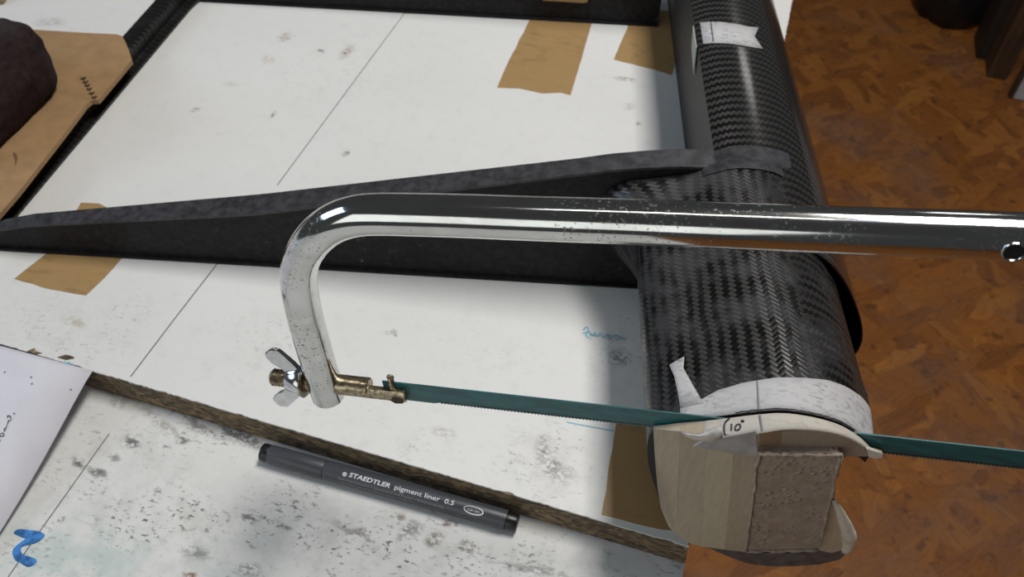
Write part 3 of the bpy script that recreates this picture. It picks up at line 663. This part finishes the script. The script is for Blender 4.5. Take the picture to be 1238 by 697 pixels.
def text_mesh(txt, size, shear=0.0, bold=0.0, space=1.0):
    cu = bpy.data.curves.new('txt', 'FONT'); cu.body = txt; cu.size = size; cu.shear = shear; cu.offset = bold; cu.space_character = space; cu.resolution_u = 3
    cu.align_x = 'LEFT'; cu.fill_mode = 'FRONT'
    o = bpy.data.objects.new('txt', cu); COL.objects.link(o); bpy.context.view_layer.update()
    me = bpy.data.meshes.new_from_object(o.evaluated_get(bpy.context.evaluated_depsgraph_get()))
    bpy.data.objects.remove(o); bpy.data.curves.remove(cu); return me
def tz_at(t, extra): return ztop(t) + extra
def stroke_ts(pxs, wd, parent, name, label=None, closed=False):
    bm = bmesh.new()
    for path in pxs:
        pts = [tsz(p, lambda t: ztop(t) + 1.2) for p in smooth_open(path, 4)]
        ribbon(bm, [W(t, s, ztop(t) + 1.25) for t, s in pts], wd, Z, 0.0001)
    return build(name, bm, M_ink, parent, label=label)
stroke_ts([[(884.5, 512), (884, 520.5)], [(891, 513), (888.7, 516.5), (889.5, 519.8), (893, 519.3), (895.2, 515.8), (894, 512.6), (891, 513)], [(897.5, 507.6), (896.3, 509), (897.6, 510), (899, 508.8), (897.5, 507.6)]], 0.0007, lip, 'handwritten_angle', 'black handwritten 10 degrees')
stroke_ts([[(882, 505.5), (876.5, 511), (875.5, 518), (877, 526), (886, 526)]], 0.0008, lip, 'angle_arc', 'black pen arc')

# far tape
zfar_pts = sorted((p[0], p[1]) for p in FS if p[1] > 60)
def zfar(t): return interp(t, zfar_pts)
def tsf(px):
    z = 96.0
    for _ in range(12): t, s, _z = wing(un(px, z / 1000)); z = lerp(z, zfar(t), 0.7)
    return t, s
a_ = [tsf(p) for p in [(846, 28), (858, 27.5), (870, 27.5), (882, 29), (894, 31), (905, 33.5), (917, 34)]]; b_ = [tsf(p) for p in [(850, 54), (862, 53), (874, 53), (886, 54), (898, 56), (910, 58), (922, 60)]]
mid_ = [(lerp(a[0], b[0], .5), lerp(a[1], b[1], .5)) for a, b in zip(a_, b_)]; mid_[-1] = tsf((912, 45))
ft = patch('masking_tape', [a_, mid_, b_], zfar, M_mask, 'white masking tape with a notched end across the far spar', off=0.4)
s0, s1 = a_[0][1], b_[0][1]
bm = bmesh.new(); prism(bm, [W(97.6, s0, 94.5), W(97.6, s1, 94.5), W(99.6, s1 + 1, 74), W(99, s0 - 2, 80)], [W(97.1, s0, 94.5), W(97.1, s1, 94.5), W(99.1, s1 + 1, 74), W(98.5, s0 - 2, 80)])
build('masking_tape', bm, flat('tape_greenish', (0.40, 0.42, 0.36), .7), wingp, label='tape end folded down over the web')
tq2 = tsf((859, 28)); tq3 = tsf((862, 52))
bm = bmesh.new(); ribbon(bm, [W(lerp(tq2[0], tq3[0], k / 4), lerp(tq2[1], tq3[1], k / 4), zfar(tq2[0]) + 1.0) for k in range(5)], .0005, Z); build('pencil_line', bm, M_ink, ft)
# brown tape on the far rib top
bm = bmesh.new(); P4 = [onS(p, 668.4) for p in [(655, -14), (712, -10), (710, 2.5), (704, 3.6), (676, 1.8), (660, 1), (655, 0)]]; prism(bm, P4, [p + AA * .0004 for p in P4]); build('packing_tape', bm, M_brown, wingp, label='brown tape patch on the far rib')

# ------------------------------------------------------------------ the hacksaw
saw = thing('hacksaw', PL, 'chrome tubular hacksaw with a teal blade cutting the taped end', 'hacksaw')
U = (PR - PL).normalized(); NN = U.cross(Z).normalized(); VV = NN.cross(U).normalized()   # along blade, towards camera, up in the saw plane
def sp(px): return onpl(px, PL, NN)
def su(u, v, n_=0.0): return PL + U * (u / 1000) + VV * (v / 1000) + NN * (n_ / 1000)
cl = [(397, 477), (392, 462), (383, 432), (373.5, 400), (365.5, 368), (361, 340), (363, 318), (371, 300), (385, 283), (404, 269.5), (428, 261.5), (455, 259), (500, 259.5), (560, 261), (640, 264), (760, 268), (900, 273.5), (1040, 279), (1140, 282.5), (1238, 286.5)]
P3 = [sp(p) for p in cl]; d_ = (P3[-1] - P3[-3]).normalized()
P3 += [P3[-1] + d_ * 0.03, P3[-1] + d_ * 0.06]
path = [Vector(p) for p in smooth_open([tuple(p) for p in P3], 4)]
RT = 0.0076
bm = bmesh.new()
rads = [RT * (1 - 0.05 * math.exp(-((i - 26) / 12) ** 2)) for i in range(len(path))]
sweep(bm, path, rads, 36, True, 1.0, NN)
fr = build('frame_tube', bm, M_chrome, saw, label='bent chrome tube frame, pitted at the bend', angle=50)
# bore near the right end, its inner shade painted as a near-black disc with a rim
hp = sp((1219, 301)); axis_p = min(path, key=lambda q: (q - hp).length)
near = sp((1219, 287)); 
ax_ = d_; ev = (EYE - near); ev = (ev - ax_ * ev.dot(ax_)).normalized(); dn_ = ax_.cross(ev); dn_ = -dn_ if dn_.z > 0 else dn_
dirh = (ev * 0.83 + dn_ * 0.55).normalized()
bm = bmesh.new(); hc = near + dirh * (RT - 0.0004); q_ = dirh.to_track_quat('Z', 'Y').to_matrix().to_4x4()
bmesh.ops.create_cone(bm, cap_ends=True, segments=20, radius1=0.0029, radius2=0.0029, depth=0.0012, matrix=Matrix.Translation(hc) @ q_); build('tube_hole_shade', bm, M_dark, fr, label='drilled hole, its shade a near-black disc')
bm = bmesh.new(); ringp = [hc + q_.to_3x3() @ Vector((0.0031 * math.cos(a), 0.0031 * math.sin(a), 0.0005)) for a in [2 * math.pi * k / 24 for k in range(25)]]
sweep(bm, ringp, 0.0004, 6, False, 1, dirh); build('hole_rim', bm, M_chrome, fr)
# blade
bm = bmesh.new(); L_, HB, pitch = 302.0, 12.2, 1.5
out = [(0, 0.0), (L_, 0.0), (L_, -HB)]
k = L_ - 2
while k > 24: out += [(k, -HB), (k - 0.5, -HB + 0.95)]; k -= pitch
out += [(22, -HB), (3, -HB), (0, -HB + 2)]
prism(bm, [su(u, v, 0.32) for u, v in out], [su(u, v, -0.32) for u, v in out])
bl = build('blade', bm, M_blade, saw, label='narrow teal saw blade with fine teeth')
bm = bmesh.new(); tb = []
k = L_ - 2; o2 = [(L_, -HB + 1.7), (24, -HB + 1.7)]
prism(bm, [su(u, v, 0.36) for u, v in [(L_, -HB + 1.9), (24, -HB + 1.9), (24, -HB + 1.0), (L_, -HB + 1.0)]], [su(u, v, 0.30) for u, v in [(L_, -HB + 1.9), (24, -HB + 1.9), (24, -HB + 1.0), (L_, -HB + 1.0)]])
build('tooth_line', bm, flat('worn_tooth_steel', (0.05, 0.06, 0.06), 0.5, 0.6, 0.5, 400), bl)
# left blade holder along the blade axis
AXV = -6.3
lu = lambda px: ((sp(px) - PL).dot(U)) * 1000
u_leg = lu((398, 463)); u_nut = lu((357, 459)); u_tip = lu((327, 453))
def cyl(name, u0, u1, r, mat, n=18, label=None, v=AXV, parent=saw, n_off=0.0, bev=0.0005):
    bm = bmesh.new(); us = [u0, u0 + bev * 1000, u1 - bev * 1000, u1]; sweep(bm, [su(u, v, n_off) for u in us], [r - bev, r, r, r - bev], n, True, 1, VV); return build(name, bm, mat, parent, label=label, angle=40)
print('u leg nut tip', u_leg, u_nut, u_tip)
pin = cyl('holder_pin', u_leg + 3, lu((446, 465)), 0.0046, M_brass, label='tarnished round blade holder')
bm = bmesh.new()
ua, ub = lu((444, 466)), lu((491, 471)); nn = [(-3.6, 3.2), (3.6, 3.2), (4.2, 0), (3.4, -3.6), (-3.4, -3.6), (-4.2, 0)]
hprof = [(4.0 * math.cos(a), 4.0 * math.sin(a)) for a in [math.radians(x) for x in range(-150, -29, 15)]] + [(3.4, 1.2), (0.5, 1.2)]
hp2 = [(v, n_) for n_, v in [(0.4, 3.2), (2.6, 3.2), (4.0, 1.5), (4.3, 0), (4.0, -1.7), (2.6, -3.6), (0.4, -3.6)]]
prism(bm, [su(ua, AXV + v - .6, n_) for v, n_ in hp2], [su(ub, AXV + v - .6, n_) for v, n_ in hp2]); build('blade_holder', bm, M_brass, saw, label='flattened brass coloured holder end in front of the blade', angle=40)
bm = bmesh.new(); pu = lu((473, 460)); sweep(bm, [su(pu, 3.4, 0.1), su(pu, -2, .6), su(pu, -8, 1)], .0014, 10, True, 1, U); sweep(bm, [su(pu + 1.2 * math.cos(a), 3.0 + 1.4 * math.sin(a), 0) for a in [math.pi * k / 8 for k in range(9)]], .0006, 8, True, 1, NN); build('blade_pin', bm, M_brass, saw, True, 'small pin sticking up above the blade end')
bm = bmesh.new(); prism(bm, [su(lu((482, 470)) + x, AXV - .8 + y, 4.5) for x, y in ((-3, -1), (-1, -2.6), (2.6, -2), (3, .6), (1, 2), (-2, 1.6))], [su(lu((482, 470)) + x, AXV - .8 + y, 3.6) for x, y in ((-3, -1), (-1, -2.6), (2.6, -2), (3, .6), (1, 2), (-2, 1.6))]); build('rust_scab', bm, flat('rust_scab', (0.06, 0.035, 0.022), .8, 0, .4, 600, .4), saw)
cyl('collar', u_leg - 9, u_leg + 9.5, 0.0042, M_chrome, label=None)
# threaded rod
bm = bmesh.new(); us, rr = [], []
u = u_tip; k = 0
while u < u_leg - 4: us.append(u); rr.append(0.0035 if k % 2 else 0.0041); u += 0.75; k += 1
rr[0] = 0.0027; rr[1] = .0036
sweep(bm, [su(u, AXV) for u in us], rr, 18, True, 1, VV); build('threaded_rod', bm, M_brass, saw, False, 'rusty threaded rod end', angle=70)
# wing nut
bm = bmesh.new(); us = [u_nut - 3.5, u_nut - 3, u_nut + 1, u_nut + 3.2, u_nut + 4.2]; sweep(bm, [su(u, AXV) for u in us], [.0046, .0054, .0062, .0072, .0070], 22, True, 1, VV)
nut = build('wing_nut', bm, M_nut, saw, label='shiny zinc wing nut', angle=50)
cyl('washer', u_nut + 4.4, u_nut + 5.6, 0.0078, M_brass, 22)
def wing_mesh(axis_px, pts):
    pass
def nut_wing(rad, tilt, label):
    # paddle outline in (radial, axial); starts at the nut body, leans back along the rod and widens to a blunt tip
    outl = [(3.5, 3.2), (7.5, 2.0), (11.5, -1.6), (15.4, -5.6), (16.0, -7.4), (14.0, -11.4), (12.2, -12.4), (9.6, -11.0), (6.8, -6.2), (4.4, -2.8), (3.0, -2.0)]
    outl = smooth_closed(outl, 3)
    cross = U.cross(rad).normalized()
    base = su(u_nut, AXV)
    def pt(r, a, th): return base + rad * (r / 1000) + U * (a / 1000) + cross * (th / 1000)
    bm = bmesh.new()
    thick = lambda r, a: 1.7 - 0.035 * r
    prism(bm, [pt(r, a, thick(r, a)) for r, a in outl], [pt(r, a, -thick(r, a)) for r, a in outl])
    bmesh.ops.bevel(bm, geom=[e for e in bm.edges if abs((e.verts[0].co - e.verts[1].co).dot(cross)) < 0.0012], offset=0.0007, segments=3, affect='EDGES')
    return build('nut_wing', bm, M_nut, nut, label=label, angle=45)
r1 = (VV * 0.95 - NN * 0.30).normalized()
nut_wing(r1, 0, 'upper wing leaning back, mirror bright'); nut_wing(-r1, 0, None)
# far end of the saw, outside the photograph: leg, holder and grip
e_top = path[-1]; u_end = (e_top - PL).dot(U) * 1000; v_end = (e_top - PL).dot(VV) * 1000
bm = bmesh.new(); sweep(bm, [su(u_end, v_end + 4), su(u_end + 1, v_end * .5), su(u_end + 4, AXV - 12)], [.0085, .0085, .0085], 20, True, 1, NN); build('rear_leg', bm, M_chrome, saw, angle=50)
cyl('holder_pin', L_ - 8, u_end + 12, 0.0045, M_brass)
bm = bmesh.new(); us = [10, 30, 60, 90, 115, 122]; sweep(bm, [su(u_end + u, AXV + 18 - u * .12) for u in us], [.010, .0135, .0125, .014, .012, .006], 18, True, 1.0, VV); build('grip', bm, M_plug, saw, True)

# ------------------------------------------------------------------ the pen
RP = 0.0052
pa, pb = un((317.5, 546), -TB + RP), un((626, 632), -TB + RP); pa.z = pb.z = -TB + RP + 0.0001
pen = thing('fineliner_pen', ((pa + pb) / 2) - Vector((0, 0, RP)), 'dark grey capped fineliner pen lying along the board step', 'pen')
PX = (pb - pa).normalized(); PY = Vector((-PX.y, PX.x, 0)); LP = (pb - pa).length
def pp(x, a, r=RP): return pa + PX * x + PY * (-math.cos(a) * r) + Z * (math.sin(a) * r)    # a: angle from the camera side upward
def pcyl(name, xs, rs, mat, label=None):
    bm = bmesh.new(); rings = []
    for x, r in zip(xs, rs): rings.append([bm.verts.new(pp(x, 2 * math.pi * k / 32, r)) for k in range(32)])
    for a, b in zip(rings, rings[1:]):
        for k in range(32): bm.faces.new((a[k], a[(k+1) % 32], b[(k+1) % 32], b[k]))
    bm.faces.new(rings[0]); bm.faces.new(rings[-1]); return build(name, bm, mat, pen, label=label, angle=35)
xc = 0.255 * LP
pcyl('end_plug', [0, 0.0006, 0.0045, 0.0052], [RP * .90, RP * .95, RP * .95, RP * .9], M_plug, 'black end of the pen cap')
pcyl('cap', [0.0046, 0.005, xc - 0.0004, xc], [RP * .97, RP, RP, RP * .975], M_pen)
pcyl('barrel', [xc + 0.0003, xc + 0.0006, LP - 0.0066, LP - 0.006], [RP * .97, RP * .99, RP * .99, RP * .97], M_pen, 'grey printed pen barrel')
barrel = [c for c in pen.children if c.name.startswith('barrel')][0]
pcyl('end_plug', [LP - 0.0062, LP - 0.0058, LP - 0.0008, LP], [RP * .80, RP * .86, RP * .86, RP * .78], M_plug, 'black end plug of the pen barrel')
A0 = math.radians(56)
def pen_text(txt, x, yoff, length, mat, name, shear=0, bold=0, label=None, height=None):
    me = text_mesh(txt, 1.0, shear, bold); xs = [v.co.x for v in me.vertices]; k = length / (max(xs) - min(xs)); x_0 = min(xs)
    ky = k if height is None else height / 0.7
    b2 = bmesh.new(); b2.from_mesh(me); bmesh.ops.triangulate(b2, faces=b2.faces)
    for _ in range(3): bmesh.ops.subdivide_edges(b2, edges=[e for e in b2.edges if abs(e.verts[0].co.y - e.verts[1].co.y) * ky > 0.0004], cuts=1); bmesh.ops.triangulate(b2, faces=b2.faces)
    b2.to_mesh(me); b2.free()
    for v in me.vertices:
        xx = x + (v.co.x - x_0) * k; y = yoff + v.co.y * ky
        v.co = pp(xx, A0 + y / RP, RP * .99 + 0.00006)
    return link(name, me, mat, barrel, label=label)
def bx(zx): return (zx / 3.641 + 300 - 317.5) / 308.5 * LP        # print positions read along the pen
pen_text('STAEDTLER', bx(468), 0.0003, bx(648) - bx(468), M_print, 'brand_print', 0.15, 0.02, 'white bold capital lettering', 0.0023)
pen_text('pigment liner', bx(668), 0.0004, bx(862) - bx(668), M_print, 'type_print', 0, 0.006, 'white lettering', 0.0024)
pen_text('0.5', bx(882), 0.0004, bx(922) - bx(882), M_print, 'size_print', 0.1, 0.008, 'white number 0.5', 0.0024)
pen_text('dokumentenecht \u2022 wasserfest auf Papier \u2022 lichtbest\u00e4ndig', bx(424), -0.0025, bx(884) - bx(424), M_printg, 'small_print', 0, 0, 'small grey lettering', 0.0014)
pen_text('indelible \u2022 waterproof on paper \u2022 lightfast', bx(430), -0.0043, bx(760) - bx(430), M_printg, 'small_print', 0, 0, 'small grey lettering', 0.0012)
def pen_ring(xc_, yc, rx, ry, wd, mat, name, a0=0, a1=360, wvar=0.0):
    bm = bmesh.new(); pts = [(xc_ + rx * math.cos(math.radians(a)), yc + ry * math.sin(math.radians(a))) for a in range(a0, a1 + 1, 6)]
    wds = [wd * (1 + wvar * math.cos(math.radians(a - 300))) for a in range(a0, a1 + 1, 6)]
    ribbon(bm, [pp(x, A0 + y / RP, RP * .99) for x, y in pts], wds, lambda p: (p - (pa + PX * (p - pa).dot(PX))).normalized(), 0.00006); return build(name, bm, mat, barrel)
pen_ring(bx(1006), 0.0008, 0.0050, 0.0019, 0.00050, M_print, 'oval_mark', wvar=.5)
pen_ring(bx(457 - 8), 0.0009, 0.0010, 0.0009, 0.00035, M_print, 'round_mark')
pen_ring(bx(449), 0.0010, 0.0004, 0.0006, 0.0004, M_print, 'round_mark')
pen_text('CAP OFF', bx(980), 0.0001, bx(1032) - bx(980), M_print, 'oval_print', 0.1, 0.01, None, 0.0009)
pen_text('DRY SAFE', bx(990), 0.0013, bx(1022) - bx(990), M_printg, 'oval_print', 0.1, 0, None, 0.0005)
pen_ring(bx(985), -0.0046, 0.0048, 0.0027, 0.00018, M_printg, 'round_emblem', 0, 180)
bm = bmesh.new()
for (x, y) in ((254, 108), (188, 124), (227, 160)):
    c_ = onpl((x / 3.641 + 300, y / 3.641 + 520), pa + PY * -0.002 + Z * 0.004, (EYE - pa).normalized()); bmesh.ops.create_icosphere(bm, subdivisions=1, radius=0.0004, matrix=Matrix.Translation(pp((c_ - pa).dot(PX), math.atan2((c_ - pa).dot(Z), -(c_ - pa).dot(PY)), RP)))
cap = [c for c in pen.children if c.name.startswith('cap')][0]
build('dust_speck', bm, M_print, cap, label='white dust specks')

# ------------------------------------------------------------------ the sheet of paper
c0 = un((112, 448), 0.0004); ldir = (un((0, 417.5), 0.0004) - c0); ldir.z = 0; ldir.normalize()
cd = un((0, 650), -TB + 0.0012); ddir = cd - c0; ddir.z = 0; dl = ddir.length; ddir.normalize()
def paper_z(y, edge=0.0):
    d = max(0, YE - y); return 0.0005 - (TB - 0.0012) * (1 - math.exp(-(d / 0.060) ** 1.5)) if d > 0 else 0.0005
def paper_pt(i, j):
    p = c0 + ldir * i + ddir * j; bow = 0.004 * math.sin(min(1, j / 0.12) * math.pi) 
    p = p - Vector((ldir.x, ldir.y, 0)) * bow * 0
    return Vector((p.x, p.y, paper_z(p.y)))
bm = bmesh.new(); NI, NJ = 12, 60
g = [[paper_pt(0.30 * i / NI, 0.21 * j / NJ) for i in range(NI + 1)] for j in range(NJ + 1)]
loft(bm, g, None, closed=False, cap=False)
pap = build('paper_sheet', bm, M_paper, None, True); md = pap.modifiers.new('solid', 'SOLIDIFY'); md.thickness = 0.00015; md.offset = 1
tag(pap, 'white sheet of paper with handwriting, draped over the board step', 'paper')
def paper_px(px):
    z = -0.008
    for _ in range(14): p = un(px, z); z = lerp(z, paper_z(p.y), 0.6)
    return Vector((p.x, p.y, paper_z(p.y) + 0.0003))
bm = bmesh.new()
for s_ in ([(10, 505), (9, 503), (11, 502.5), (13, 504), (13.5, 507), (11.5, 509), (10, 508)], [(10.5, 510), (9, 513), (8, 516), (7, 519), (5.5, 521.5), (5.5, 518.5), (7, 517)], [(9.5, 511.5), (10.5, 509.5)], [(0, 527), (3, 527.5), (5, 526.5), (4, 523.5), (2, 524), (0, 526)], [(0, 531), (.5, 533.5)], [(-6, 534), (-4, 530), (-2, 531), (-4, 536)]):
    bm = bmesh.new(); ribbon(bm, [paper_px(q) for q in smooth_open(s_, 4)], 0.00042, Z, 0.0001); build('handwritten_letter', bm, M_ink, pap, label='small black handwriting at the left edge')
for q in ((17.5, 500), (38, 456), (39, 464), (6, 450), (86, 471)): 
    p = paper_px(q); bm = bmesh.new(); ribbon(bm, [p + Vector((-.0004, 0, 0)), p + Vector((.0004, 0, 0))], 0.0007, Z, 0.0001); build('ink_dot', bm, M_ink, pap)

# ------------------------------------------------------------------ cardboard and weight
def card_z(x): return interp(x, [(-0.60, 0.006), (-0.475, 0.0140), (-0.40, 0.0148)])
def cpt(px):
    z = 0.014
    for _ in range(8): p = un(px, z); z = card_z(p.x)
    return Vector((p.x, p.y, z))
outl = [(-60, 36), (45, 40.5), (100, 44), (142, 46), (149, 48), (153, 55), (158, 67), (161, 77), (142, 100), (121, 125.5), (112, 126), (106, 131), (80, 166), (52, 202), (24, 238), (-2, 268), (-40, 300), (-75, 250)]
bm = bmesh.new(); P = [cpt(p) for p in outl]; prism(bm, [p + Z * 0.0034 for p in P], P)
card = tag(build('cardboard_sheet', bm, M_card), 'tan cardboard piece lying over the trailing edge strip', 'cardboard')
bm = bmesh.new()
for (x, y, a) in ((102, 99, .3), (104.5, 103.5, .3), (107, 107.5, .2), (109, 112, .4), (112, 117, .2), (115, 122, .3)):
    for dx, dy, w2 in ((-3, .5, .0012), (0, 1.5, .0011), (2, -.5, .0008)):
        p = cpt((x + dx * .8, y + dy)); ribbon(bm, [p + Z * .0035, p + Z * .0035 + Vector((0.0016, 0.0006 * a, 0))], w2 * 2.0, Z, 0.0001)
build('stamp_print', bm, flat('brown_stamp', (0.06, 0.03, 0.012), .8, 0, .5, 700), card, label='dark printed marking on the cardboard edge')
bm = bmesh.new(); ribbon(bm, [cpt(q) + Z * .0035 for q in ((19, 189), (21, 193), (22, 198), (21, 204))], [.0008, .0022, .0016, .0006], Z, .0001); build('stain', bm, flat('brown_stain', (0.15, 0.085, 0.04), .8), card)

zb = 0.0172
base = [(72, 104, 0), (66, 116, 0), (30, 152, 0), (0, 186, 0), (-30, 215, 0), (-120, 160, 0), (-110, 60, 0), (-10, 60, 0), (50, 78, 0)]
pts = []
for (x, y, k) in base: p = cpt((x, y)); pts.append(p + Z * 0.0038)
tops = [(70, 98, .012), (60, 68, .030), (48, 44, .045), (34, 28, .055), (10, 22, .060), (-40, 20, .058), (-110, 40, .05), (-60, 120, .034), (-10, 120, .035), (30, 100, .032)]
for (x, y, h_) in tops: pts.append(un((x, y), 0.015 + h_))
bm = bmesh.new()
for p in pts: bm.verts.new(p)
r_ = bmesh.ops.convex_hull(bm, input=bm.verts); 
bmesh.ops.delete(bm, geom=[v for v in bm.verts if not v.link_faces], context='VERTS')
for _ in range(4):
    bmesh.ops.triangulate(bm, faces=bm.faces); bmesh.ops.subdivide_edges(bm, edges=[e for e in bm.edges if e.calc_length() > .006], cuts=1)
bmesh.ops.triangulate(bm, faces=bm.faces)
for _ in range(2): bmesh.ops.smooth_vert(bm, verts=bm.verts, factor=0.5, use_axis_x=True, use_axis_y=True, use_axis_z=True)
bm.normal_update()
for v in bm.verts: v.co += v.normal * (0.0008 + mnoise(v.co * 120) * 0.0010)
for v in bm.verts: v.co.z = max(v.co.z, card_z(v.co.x) + 0.0037)
wt = tag(build('weight_block', bm, mat_weight(), None, True), 'rough dark brown rounded weight lying on the cardboard', 'weight')
# small tan scrap at the corner behind the weight
bm = bmesh.new(); plate(bm, [un(p, 0.0004) for p in [(-30, -8), (6, -6), (8, 1), (4, 5), (-10, 7), (-30, 4)]], 0.004)
tag(build('card_scrap', bm, flat('tan_scrap', (0.30, 0.22, 0.13), .85, 0, .1)), 'small tan scrap lying behind the dark weight', 'scrap')

# ------------------------------------------------------------------ things standing on the floor beyond
ZF = -0.82
bm = bmesh.new(); c_ = un((1154, 36), ZF)
bmesh.ops.create_uvsphere(bm, u_segments=28, v_segments=18, radius=1)
for v in bm.verts:
    n_ = v.co.copy(); k = 1 + 0.10 * mnoise(n_ * 2.2) + 0.05 * mnoise(n_ * 5)
    zz = max(n_.z * k, -0.55)
    v.co = Vector((c_.x - 0.012 + n_.x * k * 0.108, c_.y + 0.11 + n_.y * k * 0.14, ZF + 0.001 + (zz + 0.55) * 0.17))
tag(build('black_sack', bm, M_sack, None, True), 'black bulging sack on the floor beyond the bench', 'sack')
pl_ = un((1196, 92), ZF)
stand = thing('trestle_stand', pl_, 'dark wooden post and plank standing on the floor by the sack', 'stand')
def vbox(name, x0, y0, x1, y1, z0, z1, mat, parent, label=None):
    bm = bmesh.new(); box(bm, ((x0 + x1) / 2, (y0 + y1) / 2, (z0 + z1) / 2), (x1 - x0, y1 - y0, z1 - z0)); bmesh.ops.bevel(bm, geom=list(bm.edges), offset=.003, segments=1, affect='EDGES'); return build(name, bm, mat, parent, label=label)
q0, q1 = un((1192, 92), ZF), un((1216, 96), ZF)
vbox('post', q0.x, q0.y - .005, q1.x, q0.y + .07, ZF + .0005, ZF + .62, M_post, stand, 'square dark wooden post')
q2 = un((1178, 42), ZF)
vbox('plank', q0.x - .022, q0.y + .072, q0.x + .05, q2.y - .01, ZF + .0005, ZF + .60, mat_wood('black_plank', (0.012, 0.008, 0.006), (0.03, 0.018, 0.012)), stand, 'blackish plank behind the post')
vbox('crossbar', q0.x - .01, q0.y + .02, q0.x + .35, q0.y + .06, ZF + .40, ZF + .46, M_post, stand)
bm = bmesh.new(); hw = Vector((q0.x - .005, q0.y + .10, ZF + .30)); bmesh.ops.create_cone(bm, cap_ends=True, segments=14, radius1=.02, radius2=.02, depth=.03, matrix=Matrix.Translation(Vector((q0.x + 0.0, q0.y + .20, ZF + .615)))); build('bolt_head', bm, M_nut, stand)
q3 = un((1218, 119), ZF)
pan = thing('leaning_panel', q3, 'pale grey board with a brown edge at the right of the post', 'panel')
vbox('panel_face', q3.x + .012, q3.y, q3.x + .50, q3.y + .016, ZF + .0005, ZF + .45, M_panel, pan)
vbox('edge_strip', q3.x, q3.y + .001, q3.x + .0118, q3.y + .018, ZF + .0005, ZF + .45, M_post, pan, 'brown edge strip')
